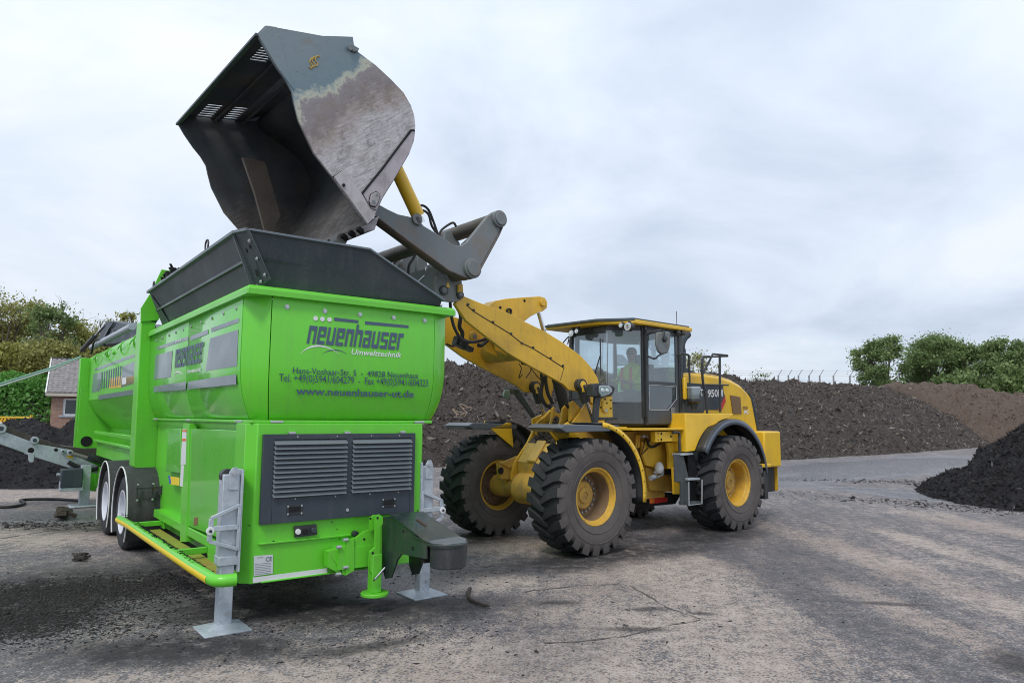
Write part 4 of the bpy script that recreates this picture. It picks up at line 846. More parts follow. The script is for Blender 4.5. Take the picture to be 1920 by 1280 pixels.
for sa,sb in ((s2a,s2b),(s3a,s3b)):
    strip(sa,sb,y0_,yna); strip(sa,sb,ynb,yfa); strip(sa,sb,yfb,y1_)
    for ya,yb_ in ((yna,ynb),(yfa,yfb)):
        n=8
        for i in range(n):
            w=(yb_-ya)/(n*2-1)*1.0
            if i<n-1: strip(sa,sb,ya+(2*i+1)*w,ya+(2*i+2)*w)
bsub(sg,'slotted_spill_guard',BIN)
for s_ in (s2b+.06,s3b+.05):
    a=A0+e_*s_-dz*1.0; bsub(MB().beam((a.x,y0_,a.z-.02),(a.x,y1_,a.z-.02),.03,.03),'stiffener_rib',BIN,bev=.004)
# front edge bar of the guard
bsub(MB().beam((PR[0][0],YB,PR[0][2]),(PR[0][0],YF,PR[0][2]),.05,.03),'guard_edge',ANTH,bev=.004)
# side cutter and wear plates
CUT=[(735,730),(775,702),(862,808),(900,880),(925,905),(888,945)]
bsub(MB().prism(F(CUT,YB-.002,o1,k1),(0,-.025,0)),'side_cutter',paint('worn_cutter_steel',(.46,.43,.44),.5,0,.5,(.14,.11,.10),.5,.1,5),bev=.004)
WP=[(868,806),(1092,520),(1104,524),(1100,560),(1080,618),(1010,738),(958,820),(930,880),(905,870)]
bsub(MB().prism(F(WP,YB-.001,o1,k1),(0,-.018,0)),'wear_plate',paint('scraped_wear_plate',(.40,.36,.38),.5,0,.5,(.12,.10,.11),.4,.1,4),bev=.004)
bsub(MB().tube([Vector(p) for p in F([(864,808),(960,690),(1088,518),(1104,520)],YB-.016,o1,k1)],.013,6),'weld_seam',HOLE)
bsub(MB().tube([Vector(p) for p in F([(735,730),(775,702),(862,808)],YB-.018,o1,k1)],.008,6),'weld_seam',HOLE)
kp=F([(905,810),(930,797),(945,812),(938,845),(925,865),(905,860),(898,840)],YB-.019,o1,k1)
kc=sum((Vector(p) for p in kp),Vector())/len(kp)
bsub(MB().prism([kc+(Vector(p)-kc)*1.12 for p in kp],(0,-.006,0)),'keeper_dark_rim',HOLE); kpo=bsub(MB().prism(kp,(0,-.02,0)),'pin_keeper',paint('keeper_steel',(.34,.32,.33),.5,0,.4),bev=.008)  # dark plate slightly larger than the keeper, set behind it
for q,r in (((918,845),.025),((932,812),.014),((783,767),.018)):
    p=Vector(LF.U(o1[0]+q[0]/k1,o1[1]+q[1]/k1,1,YB-.03)); bsub(MB().cyl(p,p+Vector((0,-.012,0)),r,12),'bolt',HOLE if q[0]==783 else DGREY)
tl_=F([(800,135),(812,130),(850,152),(842,168),(820,165)],YB-.001,o1,k1); bsub(MB().prism(tl_,(0,-.03,0)),'lifting_lug',DGREY,bev=.008)
p=Vector(LF.U(o1[0]+812/k1,o1[1]+145/k1,1,YB-.03)); bsub(MB().cyl(p,p+Vector((0,-.012,0)),.03,14),'bolt',DGREY)
# small yellow painted emblem (two wavy strokes) and smear
em=MB()
for dx,dy in ((0,0),(14,-4),(-10,6)):
    em.tube(bez(F([(636+dx,225+dy),(644+dx,232+dy),(652+dx,222+dy),(644+dx,210+dy),(640+dx,200+dy),(650+dx,186+dy),(660+dx,190+dy)],YB-.002,o1,k1),4),.008,6)
bsub(em,'yellow_mark',paint('faded_yellow_mark',(.42,.27,.05),.6))
bsub(MB().prism(F([(448,104),(490,82),(494,88),(475,98),(450,108)],YB-.001,o1,k1),(0,-.001,0)),'yellow_smear',paint('yellow_smear',(.48,.42,.10),.6))
bsub(MB().prism(F([(395,85),(435,45),(480,52),(520,200),(550,300),(560,340),(520,285),(480,230)],YB-.001,o1,k1),(0,-.006,0)),'edge_reinforcement',BSIDE,bev=.003)
# cutting edge with bolts
lp0=Vector(PR[-1]); lq=Vector(F([(945,905)],YB,o1,k1)[0]); l3=Vector(F([(925,968)],YB,o1,k1)[0]); l4=Vector(F([(893,975)],YB,o1,k1)[0])
bsub(MB().prism([lp0,lq,l3,l4],(0,YF-YB,0)),'cutting_edge',paint('worn_edge_steel',(.33,.31,.32),.45,0,.6,(.05,.045,.045),.6,.1,6),bev=.006)
for i in range(9):
    y=YB+.12+i*.19; c_=(lp0+l4)/2; bsub(MB().obox((c_.x-.02,y,c_.z-.01),(.09,.07,.05),(0,.5,0)),'edge_bolt',HOLE,bev=.01)
# internal gusset and lower-frame hinge showing under the lip
bsub(MB().prism(F([(325,640),(430,660),(500,905),(462,985),(430,985),(380,800)],.80,o1,k1),(0,.05,0)),'inner_gusset',paint('worn_brown_steel',(.17,.14,.11),.6,0,.6,(.06,.05,.045),.4,.4,4),bev=.006)
gq=F([(430,660),(500,905),(462,985)],.80,o1,k1); 
c_=Vector(LF.U(o1[0]+765/k1,o1[1]+1015/k1,1,-.75)); bsub(MB().cyl(c_+Vector((0,-.06,0)),c_+Vector((0,.12,0)),.07,18),'hinge_boss',DGREY,bev=.006)
# ---- FENDERS front
def lfender(fr,y0,y1,cx_,a0,a1,r,name,mat,edge,edge_y,ew=.06,em=None,plate=None):
    rows=[]
    n=18
    for i in range(n+1):
        a=math.radians(a0+(a1-a0)*i/n); rows.append([(cx_+math.cos(a)*r,y,.80+math.sin(a)*r) for y in (y0,(y0+y1)/2,y1)])
    o=lsub(MB().grid(rows),name,mat,fr,solid=.02,angle=50)
    if em:
        rows=[]
        for i in range(n+1):
            a=math.radians(a0+(a1-a0)*i/n); rows.append([(cx_+math.cos(a)*(r+.015),edge_y,.80+math.sin(a)*(r+.015)),(cx_+math.cos(a)*(r-ew),edge_y,.80+math.sin(a)*(r-ew))])
        q=MB().grid(rows).build('fender_edge',em,o,solid=.015,angle=40)
        if edge:
            for i in range(9):
                a=math.radians(a0+(a1-a0)*(i+.7)/9.5); p=Vector((cx_+math.cos(a)*(r-ew/2),edge_y-.008,.80+math.sin(a)*(r-ew/2))); MB().cyl(p,p+Vector((0,-.006,0)),.009,8).build('screw',HOLE,q)
    return o
lfender(LF,-1.36,-.70,.0,84,-8,1.02,'front_fender',BLK,True,-1.37,.055,YELC)
lfender(LF,1.36,.70,.0,84,-8,1.02,'front_fender',BLK,False,1.37,.055,YELC)
# flat front flap
for s in (-1,1):
    fp_=F([(735,455),(770,432),(900,432),(1045,440),(1040,462),(960,470),(840,470)],-1.37,(820,660),3.2)
    if s<0: lsub(MB().prism([fp_[0],fp_[1],fp_[3],(fp_[4][0],fp_[4][1],fp_[4][2]-.03),(fp_[0][0]+.12,fp_[0][1],fp_[0][2]-.06)],(0,.67,0)),'fender_flap',paint('grey_fender_top',(.10,.12,.14),.35,.2,.2),bev=.012)
    else: lsub(MB().prism([(x,1.37,z) for x,y,z in (fp_[0],fp_[1],fp_[3],(fp_[4][0],0,fp_[4][2]-.03),(fp_[0][0]+.12,0,fp_[0][2]-.06))],(0,-.67,0)),'fender_flap',paint('grey_fender_top',(.10,.12,.14),.35,.2,.2),bev=.012)
lsub(MB().prism([(-.30,-.70,1.72),(.1,-.70,1.82),(.1,-.70,1.4)],(0,.03,0)),'fender_bracket',YELC,bev=.006); lsub(MB().prism([(-.30,.70,1.72),(.15,.70,1.82),(.2,.70,1.4)],(0,.03,0)),'fender_bracket',YELC,bev=.006)
lsub(MB().prism(F([(735,720),(1000,720),(1100,830),(860,880)],-.60,o9,k9),(0,.03,0)),'fender_bracket',YELC,bev=.006)
# ---- headlamps
hy=-.95
hq=F([(0,0)],hy)[0]
hl=MB(); hl.prism(F([(350,720),(420,712),(560,742),(580,760),(570,800),(545,850),(420,855),(350,855)],hy,(1050,590),5.564),(0,.16,0)); hlo=lsub(hl,'headlamp_housing',BLK,bev=.02)
lens=[(400,745),(430,735),(500,738),(530,765),(535,800),(500,830),(450,850),(420,850),(400,815)]
lsub(MB().prism(F(lens,hy-.004,(1050,590),5.564),(0,-.02,0)),'headlamp_rim',SLV,bev=.006)
lc=F(lens,hy-.026,(1050,590),5.564); cc=sum((Vector(p) for p in lc),Vector())/len(lc); lsub(MB().prism([cc+(Vector(p)-cc)*.85 for p in lc],(0,-.008,0)),'headlamp_glass',LENSG,bev=.004)
for dx in (-.05,.05): lsub(MB().lathe([(.0,-.02),(.025,-.018),(.035,-.0)],cc+Vector((dx,-.008,.005)),(0,1,0),16),'reflector',LENS)
lsub(MB().prism(F([(370,850),(425,855),(400,1140),(350,1140)],hy+.05,(1050,590),5.564),(0,.05,0)),'headlamp_post',BLK,bev=.01)
lsub(MB().prism(F([(430,870),(545,840),(550,1070),(395,1070)],hy+.12,(1050,590),5.564),(0,.03,0)),'headlamp_bracket',YELC,bev=.006); lsub(MB().prism(F([(410,1068),(600,1066),(600,1095),(405,1100)],hy+.1,(1050,590),5.564),(0,.1,0)),'bracket_foot',BLK,bev=.01)
for q in ((425,965),(530,890),(488,920),(480,1000),(530,975),(470,880)):
    p=Vector(LF.U(1050+q[0]/5.564,590+q[1]/5.564,1,hy+.118)); lsub(MB().cyl(p,p+Vector((0,-.008,0)),.013 if q[0]!=480 else .03,10),'bracket_bolt',HOLE if q[0]!=480 else SLV)
lsub(MB().tube(bez(F([(450,900),(445,960),(460,1010),(485,1010)],hy+.10,(1050,590),5.564),5),.013,6),'lamp_cable',YEL)
hf=.95
hl=MB(); hl.prism(F([(600,950),(690,952),(700,1000),(640,1000),(610,985)],hf,ob,kb),(0,.1,0)); hl.prism(F([(650,960),(700,950),(850,1190),(830,1215),(690,1030)],hf,ob,kb),(0,.05,0)); lsub(hl,'headlamp_arm',ANTH,bev=.01)
lsub(MB().prism(F([(570,965),(610,965),(616,1015),(600,1042),(575,1042),(556,1020)],hf-.02,ob,kb),(0,-.03,0)),'headlamp_glass',LENSG,bev=.008)
lsub(MB().prism(F([(818,1210),(970,1145),(960,1180),(880,1260),(850,1330),(820,1320)],.62,ob,kb),(0,.04,0)),'headlamp_bracket',YELC,bev=.006)
# ================= REAR FRAME
def r2(mb,name,mat,**k): return lsub(mb,name,mat,LR,**k)
oc,kc_=(1020,580),2.908
# cab shell
FTc=[(1.26,.45),(1.26,-.38),(1.74,-.74),(2.72,-.76),(2.80,.76),(1.74,.74)]
ZC0,ZC1=1.78,3.40
pw=MB()
for i,(x,y) in enumerate(FTc):
    if i==1:
        pw.beam((x,y,2.35),(x+.04,y,ZC1),.014,.014,up=(1,0,0)); continue
    pw.beam((x,y,1.9 if i>1 else 1.9),(x+(.04 if i in(0,1) else 0),y*.985,ZC1),.055,.055,up=(1,0,0))
pw.beam((1.78,-.755,ZC0),(1.78,-.75,ZC1),.07,.05,up=(1,0,0)); pw.beam((1.74,.75,ZC0),(1.74,.75,ZC1),.07,.05,up=(1,0,0))
pw.prism([(x,y,ZC1-.10) for x,y in FTc],(0,0,.12))
r2(pw,'cab_frame',BLK,bev=.01)
# lower cab body with sloping glass line
cb=MB(); cb.prism([(x,y,ZC0) for x,y in [(1.42,.5),(1.42,-.40),(1.76,-.73),(2.72,-.755),(2.80,.755),(1.74,.73)]],(0,0,.10)); r2(cb,'cab_floor',BLK,bev=.01)
CBG=paint('dark_cab_panel',(.045,.055,.065),.4,.15,.4,(.11,.10,.09),.15,.2,3)
q=LR.P([(560,790),(610,795),(655,1000),(880,990),(920,1000),(922,1185),(570,1180)],1,-.74,(1050,590),5.564)
def corner(pts,z0):  # panel wraps from the front to the near side on the diagonal
    return pts
lowp=MB(); A=(1.26,-.38); B=(1.74,-.745)
def dq(u,z): return (A[0]+(B[0]-A[0])*u,A[1]+(B[1]-A[1])*u,z)
lowp.prism([dq(-.05,1.80),dq(1,1.80),dq(1,2.16),dq(.15,2.13),dq(-.05,2.40)],(.015,.02,0)); lowp.prism([(1.26,-.38,1.80),(1.26,-.38,2.42),(1.26,.45,2.5),(1.26,.45,1.80)],(.02,0,0)); lowp.prism([(1.26,.45,1.8),(1.26,.45,2.5),(1.74,.745,2.3),(1.74,.745,1.8)],(.0,-.02,0)); r2(lowp,'cab_lower_panel',CBG,bev=.004)
gl=MB(); gl.grid([[dq(-.02,2.15),dq(1,2.15)],[dq(-.02,3.33),dq(1,3.33)]]); gl.grid([[(1.255,.45,2.42),(1.255,-.38,2.40)],[(1.30,.45,3.33),(1.30,-.38,3.33)]]); gl.grid([[(1.26,.45,2.4),(1.74,.74,2.3)],[(1.30,.45,3.33),(1.74,.74,3.33)]]); r2(gl,'windscreen',GLASS,recalc=False)
gl=MB(); gl.grid([[(1.80,.75,2.0),(2.78,.765,2.0)],[(1.80,.75,3.32),(2.76,.765,3.32)]]); r2(gl,'side_window',GLASS,recalc=False)
gl=MB(); gl.grid([[(2.74,-.7,2.3),(2.81,.72,2.3)],[(2.72,-.7,3.3),(2.79,.72,3.3)]]); r2(gl,'rear_window',GLASS,recalc=False)
# wiper
r2(MB().tube([(1.245,.15,2.35),(1.25,-.12,2.62),(1.26,-.25,2.95)],.010,6).tube([(1.243,-.26,2.6),(1.262,-.24,3.2)],.012,6),'windscreen_wiper',BLK)
# door
dy=-.772; D=MB(); dx0,dx1=1.80,2.66
zz=(ZC0+.02,2.12,2.30,3.34)
def fr4(x0,x1,z0,z1,w): D.box((x0,dy,z0),(x0+w,dy+.03,z1)); D.box((x1-w,dy,z0),(x1,dy+.03,z1)); D.box((x0+w,dy+.001,z1-w),(x1-w,dy+.029,z1)); D.box((x0+w,dy+.001,z0),(x1-w,dy+.029,z0+w))
D.box((dx0,dy,1.80),(dx1,dy+.03,2.02)); fr4(dx0,dx1,2.45,3.36,.055); D.box((dx0,dy+.002,2.02),(dx0+.05,dy+.028,2.45)); D.box((dx1-.05,dy+.002,2.02),(dx1,dy+.028,2.45)); D.prism([(dx1-.05,dy+.002,2.02),(dx1-.05,dy+.002,2.22),(dx1-.30,dy+.002,2.02)],(0,.026,0)); dro=r2(D,'door',CBG,bev=.004)
g1_=MB(); g1_.add([(dx0+.05,dy+.015,2.50),(dx1-.05,dy+.015,2.50),(dx1-.05,dy+.015,3.31),(dx0+.05,dy+.015,3.31)],[(0,1,2,3)]); g1_.build('door_window',GLASS,dro,recalc=False)
MB().add([(dx0+.05,dy+.012,2.02),(dx1-.3,dy+.012,2.02),(dx1-.05,dy+.012,2.22),(dx1-.05,dy+.012,2.46),(dx0+.05,dy+.012,2.46)],[(0,1,2,3,4)]).build('lower_door_window',GLASSD,dro,recalc=False)
MB().tube([(dx0+.055,dy-.004,2.03),(dx1-.31,dy-.004,2.03),(dx1-.055,dy-.004,2.225),(dx1-.055,dy-.004,2.44),(dx0+.055,dy-.004,2.44),(dx0+.055,dy-.004,2.03)],.006,6).build('window_seal',SLV,dro)
MB().box((dx1-.22,dy-.02,1.86),(dx1-.13,dy,2.08)).build('door_handle',DGREY,dro,bev=.02)
for z in (2.2,2.75,3.15,3.28): MB().cyl((dx0-.01,dy-.02,z),(dx0-.01,dy-.02,z+.07),.022,10).build('hinge',BLK,dro)
MB().tube([(dx0-.03,dy-.02,1.85),(dx0-.03,dy-.02,3.3)],.018,8).build('door_post',BLK,dro)
r2(MB().box((2.66,-.76,1.8),(2.84,-.70,3.36)),'rear_pillar',CBG,bev=.01)
r2(MB().tube(bez([(2.62,-.80,2.98),(2.66,-.86,3.0),(2.84,-.86,2.99),(2.87,-.86,2.9),(2.87,-.86,2.3),(2.87,-.82,2.1)],5),.018,8),'grab_rail',BLK)
r2(MB().box((2.76,-.84,2.22),(2.84,-.78,2.6)),'work_light_bracket',YELC,bev=.02)
# inside: seat, column, rear frame bars
r2(MB().box((2.05,-.28,2.0),(2.55,.28,2.18)).prism([(2.45,-.27,2.15),(2.55,-.27,2.15),(2.68,-.27,2.85),(2.56,-.27,2.85)],(0,.54,0)).box((2.1,-.2,1.85),(2.5,.2,2.0)),'seat',BLK,bev=.03)
r2(MB().box((2.54,-.12,2.83),(2.64,.12,3.03)),'headrest',GLOL,bev=.03)
r2(MB().tube([(1.5,0,1.85),(1.72,0,2.5)],.05,10).lathe([(.17,-.012),(.185,0),(.17,.012),(.155,0)],(1.76,0,2.52),(-.5,0,.85),28,closed=True),'steering_wheel',BLK)
r2(MB().box((1.9,.35,1.9),(2.5,.6,2.35)).box((1.45,.1,1.9),(1.6,.4,2.45)),'console',DGREY,bev=.02)
r2(MB().tube([(2.3,-.60,2.3),(2.6,-.6,2.75),(2.3,-.6,2.72),(2.3,-.6,2.3)],.015,6),'inner_rail',BLK)
# roof
RF=MB(); RFp=[(1.02,.82),(1.08,-.30),(1.42,-.84),(3.02,-.84),(3.02,.84)]
RF.prism([(x,y,3.415) for x,y in RFp],(0,0,.07)); rfo=r2(RF,'roof',YELC,bev=.015)
MB().prism([(x*.99+.02 if x<2 else x-.05,y*.97,3.487) for x,y in RFp],(0,0,.025)).build('roof_top',ANTH,rfo,bev=.008)
MB().prism([(x-.04 if x<1.3 else x,y*1.01,3.46) for x,y in RFp[:3]]+[(1.5,-.5,3.46),(1.5,.8,3.46)],(0,0,.032)).build('roof_visor',ANTH,rfo,bev=.006)
for i,(px,py,r,y) in enumerate(((1177,612,.072,-.66),(1164,610,.042,-.58),(1071,625,.06,.62),(1081,621,.042,.50))):
    p=Vector(LR.U(px,py,0,1.05 if y>0 else 1.22)); b=MB(); b.cyl(p,p+Vector((.09,0,0)),r,20); lo_=r2(b,'work_light',BLK,bev=.01); MB().cyl(p+Vector((-.012,0,0)),p,r*.92,20).build('lamp_glass',LENS,lo_,bev=.004); MB().cyl(p+Vector((-.018,0,0)),p+Vector((-.012,0,0)),r*.45,14).build('reflector',CHR,lo_)
    MB().box((p.x+.02,p.y-.015,p.z),(p.x+.07,p.y+.015,3.43)).build('lamp_mount',BLK,lo_)
for px in (1268,1277): 
    p=Vector(LR.U(px,624,1,-.80)); b=MB(); b.cyl(p,p+Vector((.08,0,0)),.045,14); r2(b,'rear_work_light',BLK,bev=.01)
p=Vector(LR.U(1269,612,1,-.5)); r2(MB().tube([p,p+Vector((0,0,.28))],.006,6),'aerial',BLK)
# mirrors
mm=MB(); mq=LR.P([(1015,185),(1040,178),(1145,175),(1155,200),(1150,330),(1130,400),(1060,410),(1030,380),(1010,300)],1,-1.0,(1050,590),5.564); mm.prism(mq,(0,.05,0)); mo_=r2(mm,'mirror',DGREY,bev=.02)
p=Vector(LR.U(1050+1082/5.564,590+255/5.564,1,-1.0)); MB().cyl(p,p+Vector((0,-.05,0)),.045,16).box((p.x-.02,p.y-.02,p.z+.02),(p.x+.02,p.y,p.z+.14)).build('mirror_mount',BLK,mo_,bev=.01)
r2(MB().tube(bez([(1.78,-.78,3.25),(1.78,-.95,3.30),LR.U(1050+1050/5.564,590+160/5.564,1,-.98),LR.U(1050+1082/5.564,590+185/5.564,1,-.98)],5),.014,8).tube(bez([(1.78,-.78,2.92),(1.8,-.93,2.86),LR.U(1050+1030/5.564,590+425/5.564,1,-.98),LR.U(1050+1085/5.564,590+400/5.564,1,-.98)],5),.014,8),'mirror_arm',BLK)
p=Vector(LR.U(1073,646,1,.95)); r2(MB().box((p.x-.08,p.y-.02,p.z-.14),(p.x+.08,p.y+.02,p.z+.10)),'mirror',BLK,bev=.02); r2(MB().tube(bez([(1.6,.8,3.0),(1.4,.95,3.02),(p.x-.1,p.y,p.z+.14),(p.x-.12,p.y,p.z)],5),.012,6),'mirror_arm',BLK)
# platform, centre frame
P7=lambda pts,y: LR.P(pts,1,y,oc,kc_)
r2(MB().prism([(1.12,-1.02,1.70),(1.12,-1.02,1.735),(2.9,-1.02,1.735),(2.9,-1.02,1.70)],(0,.55,0)),'platform_step',YELC,bev=.008)
r2(MB().prism([(.75,-.6,1.70),(.75,-.6,1.75),(1.5,-.6,1.75),(1.5,-.6,1.70)],(0,1.2,0)),'front_crossmember',YELC,bev=.008)
o8,k8=(1190,780),6.74
P8=lambda pts,y: LR.P(pts,1,y,o8,k8)
r2(MB().prism(P8([(260,195),(480,190),(480,320),(330,325),(265,330)],-.96),(0,.1,0)).prism(P8([(480,195),(650,195),(650,315),(480,318)],-.90),(0,.1,0)),'step_mount',YELC,bev=.008)
hm=MB()
for q in ((337,220),(337,293),(295,215),(295,297),(458,255),(628,255)): p=Vector(LR.U(o8[0]+q[0]/k8,o8[1]+q[1]/k8,1,-.962 if q[0]<480 else -.902)); r2(MB().cyl(p,p+Vector((0,-.004,0)),.02 if q[0]>300 else .012,10),'mount_hole',HOLE)
r2(MB().prism(P8([(100,320),(430,330),(440,480),(435,665),(350,670),(150,625),(100,480)],-.62),(0,.05,0)),'side_panel',YEL,bev=.008)
r2(MB().prism(P8([(415,330),(655,318),(672,480),(672,800),(500,800),(495,670),(440,665),(440,470)],-.80),(0,.06,0)),'hitch_frame',YELC,bev=.008)
r2(MB().prism(P8([(150,640),(440,672),(480,700),(480,960),(200,935),(190,900)],-.55),(0,.05,0)),'lower_hitch_plate',YELD,bev=.008)
r2(MB().prism(P8([(485,660),(510,650),(510,830),(580,840),(585,985),(500,985)],-.86),(0,.04,0)),'step_bracket',YELC,bev=.006)
r2(MB().prism([(1.0,-.5,1.65),(1.0,-.5,.9),(1.4,-.5,.55),(2.6,-.5,.55),(2.6,-.5,1.7)],(0,1.0,0)),'centre_body',YELD)
r2(MB().prism(P8([(180,940),(480,965),(590,990),(520,1110),(185,1140)],-.45),(0,.8,0)),'belly_pan',BLK,bev=.02)
r2(MB().prism(P8([(185,1030),(400,1020),(400,1080),(185,1110)],-.46),(0,-.03,0)),'driveline_guard',REDM,bev=.01); r2(MB().prism(P8([(185,1045),(240,1043),(240,1095),(185,1100)],-.50),(0,-.02,0)),'articulation_lock',ORG,bev=.006)
p=Vector(LR.U(o8[0]+310/k8,o8[1]+650/k8,1,-.70)); b=MB(); b.lathe([(0,-.09),(.05,-.09),(.075,-.05),(.08,0),(.06,.06),(.03,.09),(0,.10)],p,(0,0,1),20); r2(b,'white_tank_cap',WHT,angle=40)
r2(MB().tube(P8([(250,700),(280,770),(350,740),(360,700)],-.70),.02,8).cyl(P8([(200,780)],-.72)[0],P8([(245,770)],-.72)[0],.045,12),'pipe_fitting',GALV)
r2(MB().tube(bez(P8([(160,290),(180,370),(240,385),(320,345)],-.66),5),.02,8).tube(bez(P8([(140,260),(110,400),(90,480),(170,400)],-.64),5),.008,6),'hydraulic_hose',HOSE); r2(MB().cyl(P8([(118,240)],-.6)[0],P8([(118,268)],-.6)[0],.07,16),'cab_mount',GALV)
for q in (30,60): r2(MB().tube(P8([(q,240),(q-15,400)],-.6),.02,8),'frame_tube',YEL)
r2(MB().tube(bez(P8([(480,205),(540,205),(565,230),(565,330),(570,480)],-1.02),5),.022,8),'grab_rail',BLK)
# ladder: box with two steps
LD=paint('dark_step_steel',(.05,.062,.065),.55,0,.5,(.12,.11,.10),.3,.2,4)
r2(MB().prism(P8([(655,310),(875,305),(875,770),(835,780),(750,480),(672,480)],-.98),(0,.03,0)),'step_side',LD,bev=.006)
r2(MB().prism(P8([(505,480),(615,482),(690,800),(690,1125),(585,1120),(585,835),(512,830)],-1.12),(0,.03,0)),'step_side',LD,bev=.006)
r2(MB().prism(P8([(670,480),(750,480),(840,780),(850,1110),(690,1130),(685,800)],-1.02),(0,.02,0)),'step_back',HOLE)
for pts,y in (([(600,475),(740,468),(745,485),(600,500)],-1.16),([(680,785),(830,780),(830,803),(680,812)],-1.18)): r2(MB().prism(P8(pts,y),(0,.2,0)),'step_tread',GALV,bev=.006)
st=MB(); st.tube(P8([(682,830),(685,1125),(848,1105),(850,800)],-1.18),.013,6); r2(st,'step_frame',SLV); r2(MB().prism(P8([(685,1085),(848,1075),(848,1110),(685,1128)],-1.18),(0,.2,0)),'step_tread',LD,bev=.004)
# hood
HS=[(2.84,1.74),(2.84,2.67),(3.3,2.70),(3.95,2.68),(4.4,2.62),(4.75,2.52),(5.0,2.38),(5.10,2.30),(5.2,2.0),(5.28,1.72),(5.28,1.2),(4.6,1.2),(3.4,1.62)]
YH=-.75
hd_=MB(); hd_.prism([(x,YH,z) for x,z in HS],(0,1.5,0)); hdo=r2(hd_,'hood',YELC,bev=.06,seg=3)
tp_=MB(); tp_.grid([[(x,y,z+.012) for x,z in HS[1:8]] for y in (-.69,.69)]); tp_.build('hood_top',CREAM,hdo,solid=.01,angle=50)  # paler sheet laid over the hood top
MB().prism([(2.84,-.45,2.70),(2.84,-.45,2.80),(3.4,-.45,2.82),(3.9,-.45,2.70)],(0,.9,0)).build('hood_cowl',NAVY,hdo,bev=.02)
def hs(pts,mat,name,y=YH-.004,th=.003,o=oc,k=kc_,**kk): return MB().prism(LR.P(pts,1,y,o,k),(0,-th,0)).build(name,mat,hdo,**kk)
o7,k7=(1280,690),5.82
hs([(0,155),(440,188),(445,260),(462,310),(468,365),(425,455),(240,455),(225,487),(0,487)],NAVY,'dark_decal',o=o7,k=k7)
hs([(462,300),(470,362),(428,455),(382,455),(415,395)],REDM,'red_stripe',y=YH-.0075,o=o7,k=k7)
hs([(515,293),(625,315),(640,497),(545,497)],BROWN,'radiator_mesh',y=YH-.004,th=.012,o=o7,k=k7,bev=.003)
r2(MB().prism([(5.02,-.76,2.42),(5.12,-.77,2.32),(5.33,-.77,1.70),(5.26,-.77,1.68),(5.10,-.76,2.2)],(0,1.53,0)),'rear_grille',NAVY,bev=.02)
hs([(665,420),(690,420),(690,500),(665,500)],WHT,'white_film',y=YH-.004,o=o7,k=k7) if False else None
def lt(s,a,b,h,mat,y=YH-.009,bold=.02): text(s,hdo,LR,(o7[0]+a[0]/k7,o7[1]+a[1]/k7),(o7[0]+b[0]/k7,o7[1]+b[1]/k7),h/k7,mat,1,y,(0,-1,0),bold)
lt('950M',(272,314),(438,308),78,WHT,bold=.03); lt('C',(36,292),(80,298),70,WHT,bold=.03); lt('T',(190,300),(228,303),72,WHT,bold=.03)
lt('PC',(672,500),(718,495),38,WHT,y=YH-.005,bold=.05)
rrr=MB()
for i,yy in enumerate((418,430,446)): rrr.add(LR.P([(655,yy),(712,yy-3),(712,yy+4),(655,yy+7)],1,YH-.005,o7,k7),[(0,1,2,3)])
rrr.build('print_line',BROWN,hdo,recalc=False)
# fuel / precleaner bowl
p=Vector(LR.U(1301,741,1,-.92)); b=MB(); b.lathe([(0,.14),(.10,.14),(.105,.12),(.105,-.06),(.12,-.08),(.12,-.11),(.07,-.14),(.05,-.24),(0,-.25)],p,(0,0,1),24); r2(b,'precleaner_base',BLK,angle=35); r2(MB().lathe([(.108,.115),(.11,.11),(.11,-.055),(.108,-.06)],p,(0,0,1),24),'precleaner_bowl',glass('smoky_bowl_glass',(.55,.5,.35),.3)); r2(MB().lathe([(0,.155),(.115,.15),(.118,.12),(.10,.115)],p,(0,0,1),24),'precleaner_lid',GALV)
r2(MB().lathe([(0,.1),(.05,.1),(.05,-.05),(0,-.05)],p,(0,0,1),14),'filter_element',GALV)
# body above rear wheel: yellow side with wheel arch
BS=P7([(740,565),(985,570),(930,640),(900,700),(870,735),(800,710),(780,655),(755,650)],-.98)
arch=[(3.55+math.cos(math.radians(a))*1.03,-.98,.80+math.sin(math.radians(a))*1.03) for a in range(172,20,-8)]
bs_=MB(); bs_.prism([(2.45,-1.05,1.98),(2.45,-1.05,1.34)]+[(3.55+math.cos(math.radians(a))*1.075,-1.2 if 30<a<120 else -1.12,.82+math.sin(math.radians(a))*1.075) for a in range(150,84,-6)]+[(3.7,-1.2,1.98)],(0,.35,0)); r2(bs_,'rear_body_side',YELC,bev=.012)
lsub(MB().grid([[(x,-.97,z) for x,y,z in arch],[(x,-.1,z) for x,y,z in arch]]),'wheel_arch_liner',HOLE,LR,solid=.01)
GRE=paint('grey_plastic_fender',(.085,.105,.135),.38,.1,.15)
rows=[];n=26
for i in range(n+1):
    a=math.radians(150-(150-4)*i/n); w=.085 if i<18 else .085-.05*(i-18)/8
    rows.append([(3.55+math.cos(a)*1.06,-1.30,.82+math.sin(a)*1.06),(3.55+math.cos(a)*(1.06-w),-1.305,.82+math.sin(a)*(1.06-w))])
fe=r2(MB().grid(rows),'rear_fender_edge',GRE,solid=.02,angle=50)
rows=[]
for i in range(n+1):
    a=math.radians(150-(150-4)*i/n); rows.append([(3.55+math.cos(a)*1.06,y,.82+math.sin(a)*1.06) for y in (-1.30,-1.22,-.75)])
r2(MB().grid(rows),'rear_fender',BLK,solid=.02,angle=50)
r2(MB().box((4.5,-1.30,.45),(4.62,-1.0,.95)),'mud_flap',BLK,bev=.01); r2(MB().box((4.45,-1.3,1.02),(4.75,-1.0,1.08)),'tail_bracket',YELC,bev=.01)
rows=[]
for i in range(n+1):
    a=math.radians(178-(178-4)*i/n); rows.append([(3.55+math.cos(a)*1.06,y,.82+math.sin(a)*1.06) for y in (1.38,.98,.75)])
